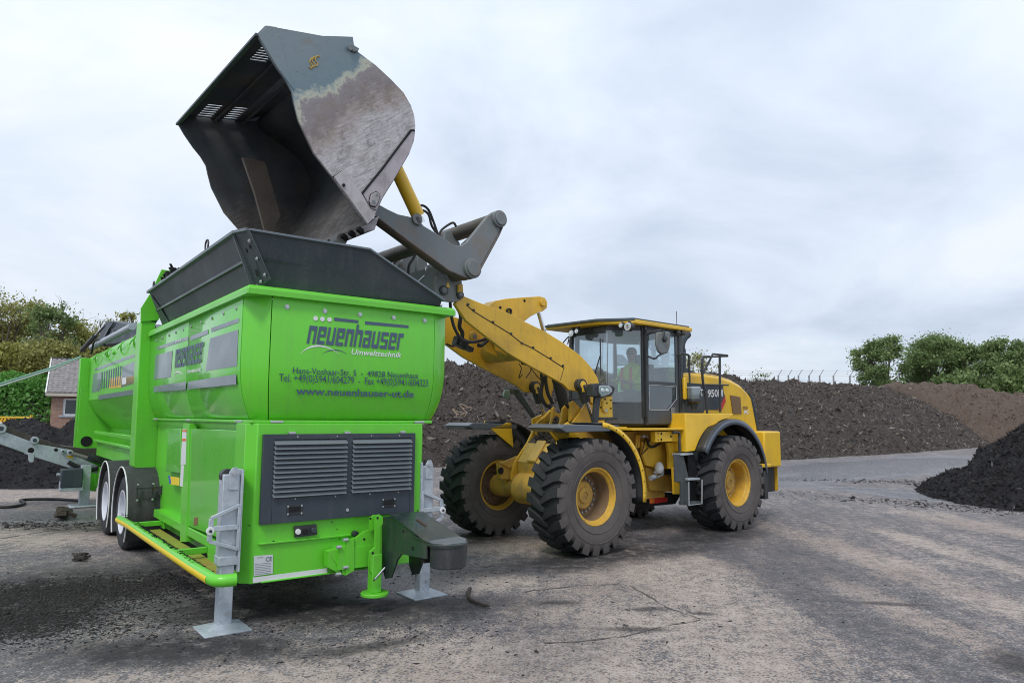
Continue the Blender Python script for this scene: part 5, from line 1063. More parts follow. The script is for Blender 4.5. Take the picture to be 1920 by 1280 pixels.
r2(MB().grid(rows),'rear_fender',BLK,solid=.02,angle=50)
# counterweight
yw=-1.05
cw=MB(); T1=LR.P([(848,738),(1010,742),(1010,1010),(905,1010)],1,yw,o7,k7)
cw.box((4.98,-1.05,.98),(5.60,1.05,1.66)); cwo=r2(cw,'counterweight',YELC,bev=.03)
MB().prism([(5.58,-.98,1.25),(5.80,-.80,1.12),(5.80,-.80,.62),(5.58,-.98,.50)],(0,1.7,0)).box((5.0,-.85,.50),(5.59,.85,.99)).build('tail_block',YEL,cwo,bev=.02)
MB().box((5.16,-.92,.50),(5.56,-.80,.97)).build('tail_recess',BLK,cwo,bev=.01); MB().box((5.02,-.94,.52),(5.15,-.84,.97)).build('tail_post',YEL,cwo,bev=.01)
# handrails on the rear platform
hr=MB(); y=-1.0; H7=lambda pts,yy: [Vector(p) for p in LR.P(pts,1,yy,oc,kc_)]
hr.tube(bez(H7([(880,690),(893,660),(885,500),(865,380),(865,270),(880,258),(905,258)],-1.02),6),.022,8)
hr.tube(H7([(865,350),(900,285),(920,243),(1000,250)],-1.0),.018,8); hr.tube(H7([(960,560),(958,245)],-.85),.022,8); hr.tube(H7([(870,410),(1005,412)],-.9),.016,8); hr.tube(H7([(905,258),(1002,255)],-.8),.016,8)
r2(hr,'handrail',BLK)
# exhaust
e0=Vector(LR.U(oc[0]+745/kc_,oc[1]+330/kc_,1,-.42)); ex=MB(); ex.tube([e0+Vector((0,0,-.35)),e0,e0+Vector((0,0,.38))],.10,18); ex.tube(bez([e0+Vector((0,0,.36)),e0+Vector((.02,0,.5)),e0+Vector((.12,0,.62)),e0+Vector((.22,0,.68))],5),.085,18); r2(ex,'exhaust_stack',NAVY,angle=50)
# ================= DRIVER
Dr=thing('person',LR,'seated driver in yellow and orange hi-vis vest behind the cab windscreen','person')
def driver():
    S=(2.34,-.05); bx,by=S
    V=[];E=[];Rr=[]
    def add(p,r,par=None):
        V.append(p); Rr.append(r); i=len(V)-1
        if par is not None: E.append((par,i))
        return i
    pel=add((bx,by,2.28),(.15,.17)); wa=add((bx-.01,by,2.45),(.12,.155),pel); ch_=add((bx-.02,by,2.66),(.13,.18),wa); sh=add((bx-.02,by,2.78),(.09,.12),ch_); nk=add((bx-.03,by,2.86),(.055,.055),sh); hd0=add((bx-.045,by,2.93),(.07,.065),nk); hd1=add((bx-.05,by,3.02),(.095,.075),hd0); add((bx-.045,by,3.10),(.07,.06),hd1)
    for s in (-1,1):
        a=add((bx-.02,by+s*.20,2.74),(.062,.06),sh); e_=add((bx-.16,by+s*.27,2.50),(.048,.048),a); w=add((bx-.42,by+s*.17,2.52),(.03,.034),e_); h=add((bx-.49,by+s*.14,2.545),(.022,.038),w)
        for k,dz in enumerate((-.028,-.010,.010,.028)):
            f1=add((bx-.54,by+s*.14+dz*.8,2.55+dz*.3),(.010,.010),h); add((bx-.565,by+s*.14+dz*.8,2.52+dz*.3),(.008,.008),f1)
        t1=add((bx-.50,by+s*.09,2.56),(.011,.011),h); add((bx-.53,by+s*.075,2.55),(.009,.009),t1)
        k_=add((bx-.18,by+s*.10,2.26),(.09,.09),pel); kn=add((bx-.48,by+s*.13,2.29),(.068,.068),k_); an=add((bx-.60,by+s*.13,1.98),(.05,.05),kn); add((bx-.74,by+s*.13,1.91),(.04,.04),an)
    me=bpy.data.meshes.new('body'); me.from_pydata(V,E,[]); o=bpy.data.objects.new('body',me); COL.objects.link(o)
    m=o.modifiers.new('k','SKIN'); m.use_smooth_shade=True
    for i,r in enumerate(Rr): me.skin_vertices[0].data[i].radius=r
    me.skin_vertices[0].data[0].use_root=True
    o.modifiers.new('s','SUBSURF').levels=1; o.modifiers['s'].render_levels=1
    bpy.context.view_layer.update(); dg=bpy.context.evaluated_depsgraph_get(); m2=bpy.data.meshes.new_from_object(o.evaluated_get(dg)); bpy.data.objects.remove(o)
    m2.materials.clear(); skin=paint('skin',(.50,.27,.19),.5,0,0,fade=0); tr=paint('grey_trousers',(.12,.14,.17),.8,0,.1); sw=paint('yellow_sleeve',(.55,.85,.04),.7,0,0)
    for q in (skin,tr,sw): m2.materials.append(q)
    for p in m2.polygons:
        c=p.center; z=c.z; 
        if z>2.86 or (c.x<bx-.30 and z>2.44): p.material_index=0
        elif z<2.40: p.material_index=1
        else: p.material_index=2
        p.use_smooth=True
    b=bpy.data.objects.new('body',m2); COL.objects.link(b); b.parent=Dr
    v=MB(); rings=[]
    for z,rx,ry,cx_ in ((2.36,.165,.185,0),(2.5,.155,.185,-.01),(2.66,.165,.215,-.02),(2.76,.145,.20,-.02),(2.82,.11,.13,-.02)):
        rings.append([(bx+cx_+rx*math.cos(2*PI*i/20),by+ry*math.sin(2*PI*i/20),z) for i in range(21)])
    vo=v.grid(rings).build('hi_vis_vest',paint('hi_vis_yellow',(.62,.92,.05),.6,0,0),Dr,angle=80,solid=.01)
    st=MB()
    for s in (-1,1): st.grid([[(bx-.02-.178*math.cos(a)+.0,by+s*.10-.025,z) for a,z in ((.3,2.38),(.2,2.52),(.2,2.66),(.5,2.78))],[(bx-.02-.178*math.cos(a),by+s*.10+.03,z) for a,z in ((.3,2.38),(.2,2.52),(.2,2.66),(.5,2.78))]])
    st.build('orange_band',paint('hi_vis_orange',(.9,.18,.05),.6,0,0),Dr,solid=.006)
    MB().grid([[(bx-.01+.172*math.cos(2*PI*i/20),by+.198*math.sin(2*PI*i/20),z) for i in range(21)] for z in (2.50,2.545)]).build('reflective_band',WHT,Dr,solid=.004)
    hz=MB(); hz.lathe([(0,.095),(.05,.085),(.085,.05),(.095,.01),(.092,-.03),(.075,-.05)],(bx-.035,by,3.05),(0,0,1),20); hz.build('hair',paint('hair',(.05,.035,.025),.8),Dr,angle=80)
    fm=MB(); hx=bx-.145
    fm.obox((hx+.0,by,3.0),(.035,.022,.045),(0,.3,0)); fm.build('nose',skin,Dr,bev=.008)
    for s in (-1,1): MB().obox((hx+.008,by+s*.032,3.03),(.01,.024,.010)).build('eye',HOLE,Dr,bev=.003); MB().obox((bx-.045,by+s*.085,3.02),(.035,.015,.055)).build('ear',skin,Dr,bev=.005)
    MB().obox((hx+.012,by,2.965),(.01,.045,.010)).build('mouth',paint('lips',(.35,.12,.10),.5),Dr,bev=.003)
driver()
# ================================================================ GROUND
def gxy(px,py): p=ground(px,py); return (float(p[0]),float(p[1]))
def groundmat():
    t=NT('yard_surface'); P=t.tc.outputs['Object']
    nA=t.noise(.35,6,.6); nB=t.noise(1.3,7,.65); nC=t.noise(7,6,.7); nD=t.noise(60,3,.7)
    warp=t.n('ShaderNodeTexNoise',{'Vector':P,'Scale':.55,'Detail':6,'Roughness':.65}).outputs['Color']
    wv=t.n('ShaderNodeVectorMath',{0:warp,1:(.5,.5,.5)},operation='SUBTRACT').outputs[0]
    def ell(cx_,cy_,ax,ay,rot=0,warpk=1.6,soft=.6):
        sc=t.n('ShaderNodeVectorMath',{0:wv,'Scale':warpk},operation='SCALE').outputs[0]
        v=t.n('ShaderNodeVectorMath',{0:P,1:sc},operation='ADD').outputs[0]
        v=t.n('ShaderNodeVectorMath',{0:v,1:(cx_,cy_,0)},operation='SUBTRACT').outputs[0]
        if rot: v=t.n('ShaderNodeVectorRotate',{'Vector':v,'Angle':-math.radians(rot)},rotation_type='Z_AXIS').outputs[0]
        v=t.n('ShaderNodeVectorMath',{0:v,1:(1/ax,1/ay,0)},operation='MULTIPLY').outputs[0]
        l=t.n('ShaderNodeVectorMath',{0:v},operation='LENGTH').outputs['Value']
        return t.mr(l,1+soft*.5,1-soft*.5)
    def ep(px,py,ax,ay,rot=0,w=1.,s=.6): x,y=gxy(px,py); return ell(x,y,ax,ay,rot,w,s)
    def mx_(*a):
        r=a[0]
        for b in a[1:]: r=t.math('MAXIMUM',r,b)
        return r
    rv=t.n('ShaderNodeVectorRotate',{'Vector':P,'Angle':math.radians(-82)},rotation_type='Z_AXIS').outputs[0]
    st=t.noise(1.0,7,.68,vec=rv,scale=(.30,1.5,1)); st2=t.noise(1.0,8,.78,vec=rv,scale=(1.4,7,1)); st3=t.noise(1.0,6,.8,vec=rv,scale=(5,26,1))
    fine=t.noise(16,7,.85); pit=t.noise(48,4,.8); grit=t.n('ShaderNodeTexVoronoi',{'Vector':P,'Scale':62}).outputs['Color']; grit=t.n('ShaderNodeSeparateColor',{0:grit}).outputs[0]
    grey=t.mix(t.mr(nC,.35,.68),(.092,.088,.098),(.175,.168,.178)); tn=t.mix(t.mr(nC,.35,.68),(.385,.315,.265),(.52,.44,.385))
    tn=t.mix(t.mr(nA,.45,.62,0,.7),tn,(.30,.235,.20))
    tanm=mx_(ell(1.5,7.2,1.25,2.6,0,1.3,.5),ell(.1,5.4,1.9,1.0,0,1.3,.5),ell(4.95,9.6,.38,4.2,4,.7,.8),ell(6.4,10.5,.30,3.0,0,.7,.8),ell(3.9,7.3,.22,1.6,0,.7,.8),ell(2.3,9.6,.5,1.0,20,1,.6),ell(-7.4,11.3,3.0,1.0,0,1.4,.6),ell(-2.0,5.0,1.7,.55,0,1.3,.6),ell(-10.8,16.8,6,1.2,0,1.4,.4),ell(8.4,13.5,.5,2.2,0,.9,.8),ell(.2,10.9,1.3,.9,0,1.2,.6),ell(-.6,8.3,1.1,.5,20,1,.6))
    f=t.math('ADD',t.math('MULTIPLY',tanm,.50),t.mr(st,.25,.75,-.22,.42)); f=t.math('ADD',f,t.mr(st2,.25,.75,-.34,.34)); f=t.math('ADD',f,t.mr(nB,.3,.7,-.22,.22)); f=t.math('ADD',f,t.mr(nC,.3,.7,-.30,.30)); f=t.math('ADD',f,t.mr(fine,.3,.7,-.34,.34)); f=t.math('ADD',f,t.mr(grit,.3,.7,-.22,.22))
    f=t.mr(f,.16,.54); col=t.mix(f,grey,tn)
    col=t.mix(t.mr(st3,.54,.64,0,.42),col,(.07,.062,.062)); col=t.mix(t.mr(fine,.56,.66,0,.45),col,(.060,.054,.055)); col=t.mix(t.mr(fine,.36,.46,.40,0),col,(.46,.42,.39))
    col=t.mix(t.mr(pit,.55,.63,0,.72),col,(.040,.037,.039)); col=t.mix(t.mr(pit,.37,.44,.55,0),col,(.55,.51,.48)); col=t.mix(t.mr(grit,.88,.93,0,.6),col,(.03,.028,.03)); col=t.mix(t.mr(grit,.07,.03,0,.5),col,(.52,.50,.50))
    dk=mx_(ell(3.15,9.0,.34,3.8,4,.8,.7),ell(3.9,10.6,.45,2.6,0,.9,.7),ep(1350,1010,1.2,.8,0,1),ell(.35,6.2,.55,.6,0,1.2,.7),ell(-.2,7.4,.9,.35,10,1,.7))
    col=t.mix(t.math('MULTIPLY',dk,t.mr(fine,.38,.6,.05,.62)),col,(.075,.071,.079))
    # compost spilled at left, plus contact shade painted dark under machines and tyres
    dirt_shade=mx_(ell(-4.75,8.1,1.55,1.0,15,1.0,.9),ell(-4.6,7.1,.9,.7,0,.9,.9),ell(-2.0,7.2,1.9,.55,0,1.0,.9),ell(-2.6,6.0,1.0,.35,0,1.0,.9),ep(1130,1045,2.2,.55,30,.9,.9),ep(900,1005,1.2,.6,30,.9,.9),ep(1330,1005,1.4,.5,40,.9,.9),ep(250,990,1.8,.6,0,.9,.9))
    dirt_shade=t.math('MULTIPLY',dirt_shade,t.mr(t.noise(5,7,.75),.28,.50)); col=t.mix(t.math('MULTIPLY',dirt_shade,.9),col,(.024,.022,.023))
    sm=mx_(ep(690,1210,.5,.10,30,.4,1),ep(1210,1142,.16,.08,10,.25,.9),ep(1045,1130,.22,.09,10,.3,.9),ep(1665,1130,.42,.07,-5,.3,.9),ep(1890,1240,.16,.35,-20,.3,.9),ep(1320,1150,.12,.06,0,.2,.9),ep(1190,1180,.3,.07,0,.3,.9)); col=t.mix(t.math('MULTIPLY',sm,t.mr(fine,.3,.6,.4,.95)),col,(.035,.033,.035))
    wet=mx_(ep(40,966,3.6,.75,3,.4,.3),ep(745,1098,.95,.6,20,.8,.6),ell(16.5,31,12,3.0,38,2.5,.7),ell(12.5,25.5,9,1.5,38,2.5,.9),ep(1830,938,3.2,1.0,-52,.7,.6),ep(1650,918,2.5,.6,-20,1.0,.9),ep(1240,935,2.2,.9,40,1.0,.9),ep(880,1075,.9,.3,10,.8,.8))
    wn_=t.math('MULTIPLY',wet,t.mr(nC,.25,.5,.45,1)); damp=t.mr(st,.45,.7)
    col=t.mix(t.math('MULTIPLY',wn_,.5),col,(.10,.105,.12))
    r1=t.mr(damp,0,1,.85,.58); r2_=t.n('ShaderNodeMix',{0:wn_,2:r1,3:.17}).outputs[0]
    bmp=t.math('ADD',t.math('MULTIPLY',nC,.5),t.math('ADD',t.math('MULTIPLY',fine,.6),t.math('MULTIPLY',pit,.4)))
    bmp=t.math('MULTIPLY',bmp,t.mr(wn_,0,1,1,.85))
    t.bsdf(col,r2_,bump=bmp,bs=.7,bd=.03,spec=.4); return t.m
GM=groundmat()
g_=MB(); 
xs=[-900,-60,-14,16,70,900]; ys=[-30,-2,24,80,1800]
g_.add([(x,y,0) for y in ys for x in xs],[(j*6+i,j*6+i+1,(j+1)*6+i+1,(j+1)*6+i) for j in range(4) for i in range(5)])
tag(g_.build('ground',GM),kind='structure')
# slab joints
def joint(pts,w=.013):
    P=bez([(*gxy(*p),.004) for p in pts],30); mb=MB(); rows=[]
    for i,p in enumerate(P):
        t=(P[min(i+1,len(P)-1)]-P[max(i-1,0)]).normalized(); n=Vector((-t.y,t.x,0)); ww=w*max(.15,.9+noise.noise(p*5)*2.6); j=n*(noise.noise(p*1.7)*.05+noise.noise(p*9)*.02)
        rows.append([p+j+n*ww/2,p+j-n*ww/2])
    o=mb.grid(rows).build('slab_joint',paint('joint_fill',(.085,.078,.075),.9,0,.5),recalc=False); tag(o,kind='structure'); return o
joint([(985,1110),(1060,1101),(1180,1094)]); joint([(1180,1094),(1230,1125),(1310,1161)]); joint([(1310,1161),(1240,1176),(1170,1192)]); joint([(1170,1192),(1090,1202),(1020,1206)],.03)
joint([(0,1010),(90,995),(170,985)],.02)
# ================================================================ HEAPS
def heapmat(name,a,b,c,hi):
    t=NT(name); n=t.noise(1.2,5,.6); f=t.noise(7,8,.78); g=t.noise(45,3,.7)
    at=t.n('ShaderNodeAttribute',attribute_name='tone').outputs['Fac']
    col=t.mix(t.mr(f,.35,.65),a,b); col=t.mix(t.mr(n,.45,.72,0,.6),col,c); col=t.mix(t.mr(g,.62,.72,0,.45),col,hi)
    col=t.mix(t.mr(at,.05,.30,.6,0),col,tuple(v*.45 for v in a)); col=t.mix(t.mr(at,.5,1),col,hi)
    t.bsdf(col,t.mr(f,.3,.7,.85,.6),bump=t.math('ADD',f,t.math('MULTIPLY',g,.5)),bs=1,bd=.16,spec=.3); return t.m
HD=heapmat('dark_compost',(.032,.030,.034),(.080,.074,.078),(.062,.053,.050),(.30,.27,.26))
HL=heapmat('weathered_compost',(.10,.083,.078),(.235,.195,.175),(.19,.155,.11),(.52,.45,.38))
HB=heapmat('brown_compost',(.17,.120,.092),(.34,.25,.19),(.27,.195,.14),(.58,.48,.38))
def slivers(name,pts,lo,hi,mat,parent=None,flat=.5,bright=.08,asp=(3,7),tilt=1.0):
    n=len(pts); pts=np.asarray(pts,float); L=RG.uniform(lo,hi,n)*(.5+RG.random(n)**3*1.5); Wd=L/RG.uniform(*asp,n)
    az=RG.random(n)*2*PI; el=RG.normal(0,flat,n)*tilt; d=np.stack([np.cos(az)*np.cos(el),np.sin(az)*np.cos(el),np.sin(el)],1)
    s=np.cross(d,RG.normal(0,1,(n,3))+np.array([0,0,1.5])); s/=np.linalg.norm(s,axis=1)[:,None]; u=np.cross(d,s)
    a=pts-d*L[:,None]/2; b=pts+d*L[:,None]/2; m=pts+u*(Wd*.7)[:,None]
    V=np.stack([a,m+s*Wd[:,None]*.6,b,m-s*Wd[:,None]*.6,pts-u*(Wd*.25)[:,None]],1).reshape(-1,3)
    F=np.array([[0,1,3],[1,2,3],[0,4,1],[1,4,2],[0,3,4],[3,2,4]]); F=(F[None]+np.arange(n)[:,None,None]*5).reshape(-1,3)
    me=bpy.data.meshes.new(name); me.vertices.add(len(V)); me.vertices.foreach_set('co',V.ravel()); me.loops.add(len(F)*3); me.loops.foreach_set('vertex_index',F.ravel().astype(np.int32))
    me.polygons.add(len(F)); me.polygons.foreach_set('loop_start',np.arange(len(F),dtype=np.int32)*3); me.polygons.foreach_set('loop_total',np.full(len(F),3,dtype=np.int32)); me.update()
    tone=np.where(RG.random(n)<bright,RG.uniform(.55,1,n),RG.uniform(0.01,.5,n)); at=me.attributes.new('tone','FLOAT','FACE'); at.data.foreach_set('value',np.repeat(tone,6).astype(np.float32))
    me.materials.append(mat); o=bpy.data.objects.new(name,me); COL.objects.link(o)
    if parent: o.parent=parent
    return o
def field(name,X,Y,hfun,mat,nch,lo,hi,label,cat='heap',bright=.08,amp=(.34,.26,.19),seed=0,group=None,keep=None):
    """heap as a height field over a regular grid; chips scattered over its face"""
    nx,ny=len(X),len(Y); Z=np.zeros((ny,nx))
    for j,y in enumerate(Y):
        for i,x in enumerate(X):
            h=hfun(x,y)
            if h>-.4:
                p=Vector((x,y,seed*7.3)); k=min(1,max(0,(h+.15)/.5))
                h+=k*(amp[0]*noise.noise(p*.45)+amp[1]*noise.noise(p*1.3)*1.3+amp[2]*noise.noise(p*3.7)+amp[2]*.8*noise.noise(p*8.5))+.05*noise.noise(p*2.1)
            Z[j,i]=max(h,-.25)
    idx=np.arange(nx*ny).reshape(ny,nx); q=np.stack([idx[:-1,:-1],idx[:-1,1:],idx[1:,1:],idx[1:,:-1]],-1).reshape(-1,4)
    XX,YY=np.meshgrid(X,Y); V=np.stack([XX,YY,Z],-1).reshape(-1,3); vis=(V[:,2][q]>-.2).any(1); q=q[vis]
    used=np.unique(q); rm=-np.ones(len(V),int); rm[used]=np.arange(len(used)); Vn=V[used]; q=rm[q]
    me=bpy.data.meshes.new(name); me.from_pydata(Vn.tolist(),[],q.tolist()); me.materials.append(mat); me.polygons.foreach_set('use_smooth',[True]*len(q))
    o=bpy.data.objects.new(name,me); COL.objects.link(o); tag(o,label,cat,group)
    ds=[]; 
    while sum(map(len,ds))<nch:
        m=nch*3; u=RG.random(m)*(nx-1.01); v=RG.random(m)*(ny-1.01); i=u.astype(int); j=v.astype(int); fu,fv=u-i,v-j
        z=(Z[j,i]*(1-fu)+Z[j,i+1]*fu)*(1-fv)+(Z[j+1,i]*(1-fu)+Z[j+1,i+1]*fu)*fv
        x=X[0]+u*(X[1]-X[0]); y=Y[0]+v*(Y[1]-Y[0]); ok=z>-.03
        if keep is not None: ok&=keep(x,y)
        ds.append(np.stack([x,y,z+.01],1)[ok])
    slivers('woody_bits',np.concatenate(ds)[:nch],lo,hi,mat,o,flat=.6,bright=bright)
    return o
def sst(a,b,x): t=min(1,max(0,(x-a)/(b-a))); return t*t*(3-2*t)
B=[gxy(640,881),gxy(835,875),gxy(1480,862),gxy(1700,849),gxy(1840,838)]; B.append((B[-1][0]*2-B[-2][0],B[-1][1]*2-B[-2][1]))
def poly_dist(x,y,P):
    """signed distance behind a polyline (positive = behind) and arc parameter"""
    best=1e9;res=(0,0);s=0
    for (x0,y0),(x1,y1) in zip(P[:-1],P[1:]):
        dx,dy=x1-x0,y1-y0; L=math.hypot(dx,dy); t=((x-x0)*dx+(y-y0)*dy)/L/L; tc_=min(1,max(0,t)); d=math.hypot(x-x0-dx*tc_,y-y0-dy*tc_)
        if d<best: best=d; sg=1 if (dx*(y-y0)-dy*(x-x0))>0 else -1; res=(sg*d,s+tc_*L)
        s+=L
    return res
LB=sum(math.hypot(b[0]-a[0],b[1]-a[1]) for a,b in zip(B[:-2],B[1:-1]))
def h1(x,y):
    d,s=poly_dist(x,y,B); H=4.35+.35*math.sin(s*.35)*0+.15*noise.noise(Vector((s*.15,0,0)))
    H=min(H,max(-.5,(LB+7-s)*.72)); H-=0
    k=.5; a=d*.80; b_=H+.25*noise.noise(Vector((s*.35,1,0)))+.12*noise.noise(Vector((s*1.3,5,0)))
    m=-math.log(math.exp(-a/k)+math.exp(-b_/k))*k if -20<a<20 else min(a,b_)
    if d>8: m-= (d-8)*.4
    return m
ctr=lambda b:b
windrow=field('compost_windrow',np.arange(-8,47,.16),np.arange(24.5,62,.16),h1,HL,70000,.08,.40,'long dark grey compost windrow stretching behind the yellow loader',bright=.22,seed=1,keep=lambda x,y:(y<34+.55*x.clip(0,60)) if False else np.ones(len(x),bool))
P2=[gxy(1690,846),gxy(1840,838),(62,66)]
B2=[(30,53.5),(40,54.5),(75,66)]
def h2(x,y):
    d,s=poly_dist(x,y,B2); a=d*.75; k=.6; b_=float(np.interp(x,[30,36,41,47,60],[5.2,5.25,5.0,4.2,3.6]))+.3*noise.noise(Vector((s*.3,3,0))); m=-math.log(math.exp(-max(-15,a)/k)+math.exp(-b_/k))*k
    m*=sst(-2,8,s) if s<8 and False else 1
    if d>12: m-=(d-12)*.4
    return m if x>34.5 else m-(34.5-x)*.8
field('brown_compost_heap',np.arange(24,78,.3),np.arange(50,84,.3),h2,HB,16000,.1,.42,'reddish brown compost heap at the far right end of the dark windrow',bright=.15,seed=2)
CN=(16.0,16.8)
def h3(x,y):
    r=math.hypot(x-CN[0],y-CN[1]); k=.35; a=1.0*(4.95-r); b_=3.3
    m=math.log(math.exp(a/k)+math.exp((.42*(5.9-r)-.02)/k)) *k if a<12 else a
    m=max(a,.36*(6.1-r)) if False else m-.12
    m=min(m,b_-(.15*r))
    if r>6.3: m=min(m,(6.3-r)*.5)
    return m
field('compost_heap',np.arange(9,23,.09),np.arange(9.8,24,.09),h3,HD,38000,.03,.20,'black conical compost heap cut by the right edge of the yard beside a puddle',bright=.05,amp=(.18,.16,.11),seed=3)
BL_=[gxy(-160,925),gxy(0,917),gxy(150,915),(-8.5,19.5)]
def h4(x,y):
    d,s=poly_dist(x,y,BL_); px=960+1320*x/max(y,1)
    H=np.interp(px,[-150,-60,0,25,60,95,118,150,190,260],[1.0,1.2,1.35,1.52,1.66,1.55,1.3,1.85,2.2,2.3]); a=d*.62; k=.3
    m=-math.log(math.exp(-max(-10,a)/k)+math.exp(-H/k))*k
    if d>5.2: m-=(d-5.2)*.6
    return m
field('compost_heap',np.arange(-22,-6,.1),np.arange(16,29,.1),h4,HD,22000,.04,.14,'low dark compost heap in front of the brick house, behind the galvanised conveyor',bright=.06,amp=(.14,.14,.10),seed=4)
# pale roots sticking out of the windrow face
rt=MB()
for (px,py) in ((862,770),(858,768),(870,766),(866,773),(855,773),(874,770)):
    p=Vector(onplane(px,py,(B[1][0],B[1][1]+1.9,0),(-.39,.92,-.0))); a=random.random()*3
    rt.tube(bez([p+Vector((random.uniform(-.25,.25),-.15,random.uniform(-.2,.2))) for _ in range(4)],4),.014,5)
tag(rt.build('pale_roots',paint('pale_root',(.38,.28,.20),.8,0,.3)),'tangle of pale dry roots sticking out of the windrow next to the loader','roots')
# debris on the yard
def scatter(n,px,py,ax,ay,rot):
    c=gxy(px,py); a=RG.normal(0,.5,n)*ax; b=RG.normal(0,.5,n)*ay; r=math.radians(rot)
    return np.stack([c[0]+a*math.cos(r)-b*math.sin(r),c[1]+a*math.sin(r)+b*math.cos(r),np.full(n,.006)],1)
pts=np.concatenate([scatter(17000,150,1110,1.5,.75,15),scatter(9000,20,1170,1.0,.7,0),scatter(1500,430,1165,1.6,.7,10),scatter(350,700,1200,1.5,.6,20),scatter(160,1150,1180,3,1.5,20),scatter(350,880,1080,1.2,.6,20),scatter(400,60,975,3.2,.9,0),scatter(120,1500,1120,4,2.5,0)])
tag(slivers('bark_debris',pts,.008,.038,paint('wet_bark',(.020,.018,.018),.7,0,.2),flat=.12,asp=(2.5,6)),'scattered black bark bits lying on the concrete around the green machine','debris',kind='stuff')
pts=np.concatenate([scatter(900,1740,905,4.0,.8,-10),scatter(900,1800,950,4,.9,-40),scatter(700,60,985,2.6,.5,5)])
tag(slivers('compost_crumbs',pts,.03,.09,paint('wet_crumb',(.025,.022,.022),.8,0,.2),flat=.2,asp=(1.5,4)),'loose dark compost crumbs on the wet ground near the heaps','debris',kind='stuff')
bm=paint('dark_stick',(.035,.026,.02),.8,0,.4)
def stick(pts,r,label,name='stick'):
    P=[(*gxy(*p),r*.9) for p in pts]; P=[Vector(p)+Vector((0,0,random.uniform(0,r*.6))) for p in bez(P,5)]
    tag(MB().tube(P,[r*(1-.4*i/len(P)) for i in range(len(P))],7).build(name,bm),label,'stick')
stick([(881,1108),(877,1118),(886,1130),(905,1138),(918,1140)],.022,'curved dark stick on the ground right of the right jack foot')
cl=MB()
for i in range(34):
    x,y=gxy(151+random.gauss(0,6),1049+random.gauss(0,2.5)); cl.obox((x,y,.03+random.random()*.03),(random.uniform(.03,.14),.03,.025),(random.uniform(-.4,.4),random.uniform(-.4,.4),random.random()*3))
tag(cl.build('bark_clump',bm),'small clump of black bark on the concrete left of the trailer wheels','debris')
cl=MB()
for i in range(30):
    x,y=gxy(120+random.gauss(0,5),972+random.gauss(0,2.5)); cl.obox((x,y,.05+random.random()*.1),(random.uniform(.05,.16),.08,.06),(random.random(),random.random(),random.random()*3))
tag(cl.build('compost_clod',bm),'dark clod at the puddle edge below the conveyor','debris')
tag(MB().tube(bez([(*gxy(*p),.03) for p in ((-60,954),(0,953),(30,951),(46,945),(38,940),(60,938),(110,938),(152,941))],6),.03,8).build('hose',HOSE),'black hose lying along the puddle at the left','hose')
# ================================================================ HOUSE, WALL, HEDGE
def brick():
    t=NT('red_brick'); b=t.n('ShaderNodeTexBrick',{'Vector':t.n('ShaderNodeMapping',{0:t.tc.outputs['Object'],'Rotation':(PI/2,0,0)}).outputs[0],'Color1':(.27,.15,.11,1),'Color2':(.36,.23,.17,1),'Mortar':(.42,.38,.34,1),'Scale':4.5,'Mortar Size':.012}).outputs[0]
    c=t.mix(t.mr(t.noise(2),.4,.7,0,.4),b,(.25,.12,.08)); t.bsdf(c,.85); return t.m
Hd=30.; hs_=Hd/FPX*1.0
hx0=float(atd(96,760,Hd)[0])
Hs=thing('brick_house',None,'small brick house with grey tiled roof behind the left heap','house',loc=(hx0,Hd,0)); Hs.rotation_euler=(0,0,math.radians(31))
WLK=6.5; EV=2.82
w0x=.42; w1x=1.42; wz0=1.86; wz1=2.58
wl=MB(); wl.box((0,0,0),(w0x,.25,EV)); wl.box((w1x,0,0),(WLK,.25,EV)); wl.box((w0x,0,0),(w1x,.25,wz0)); wl.box((w0x,0,wz1),(w1x,.25,EV)); wl.box((0,.25,0),(.25,5.0,EV)); wl.box((WLK-.25,.25,0),(WLK,5,EV)); wl.build('wall',brick(),Hs)
MB().prism([(0,.02,EV),(0,5,EV),(0,2.5,EV+1.5)],(.2,0,0)).build('gable',brick(),Hs)
rt_=NT('concrete_roof_tiles'); wv_=rt_.n('ShaderNodeTexWave',{'Vector':rt_.tc.outputs['Object'],'Scale':2.6},bands_direction='X').outputs['Fac']; c=rt_.mix(rt_.mr(rt_.noise(6,4),.35,.65),(.24,.22,.22),(.36,.34,.33)); rt_.bsdf(c,.8)
RFm=rt_.m
rf=MB(); sl_=Vector((0,2.7,1.62)); nr=16
for i in range(nr):
    a=Vector((-.18,-.25,EV-.02))+sl_*(i/nr); b=Vector((-.18,-.25,EV-.02))+sl_*((i+1.12)/nr); wd_=.19; nt_=36
    for j in range(nt_):
        x0=a.x+j*wd_; z0=.06
        pts_=[(x0,0),(x0+wd_*.25,.035),(x0+wd_*.5,.045),(x0+wd_*.75,.03),(x0+wd_,0)]
        rf.grid([[(x,a.y-.0,a.z+z+.05) for x,z in pts_],[(x,b.y,b.z+z) for x,z in pts_]]); rf.grid([[(x,a.y,a.z+z+.05) for x,z in pts_],[(x,a.y+.01,a.z+z*.2) for x,z in pts_]])
ro_=rf.build('roof',RFm,Hs,angle=30,recalc=False)
MB().prism([(-.15,2.4,EV+1.58),(-.15,5.2,EV-.05),(-.15,5.1,EV-.1),(-.15,2.4,EV+1.4)],(6.9,0,0)).box((-.2,2.35,EV+1.55),(6.7,2.6,EV+1.66)).build('roof_back',NAVY,Hs)
vb=MB(); vb.beam((-.22,-.27,EV-.06),(-.22,2.45,EV+1.56),.05,.16); vb.build('verge_board',WHT,Hs); MB().box((-.2,-.30,EV-.15),(WLK,-.1,EV-.03)).build('gutter_board',paint('cream_fascia',(.5,.45,.38),.6),Hs)
wf=MB(); 
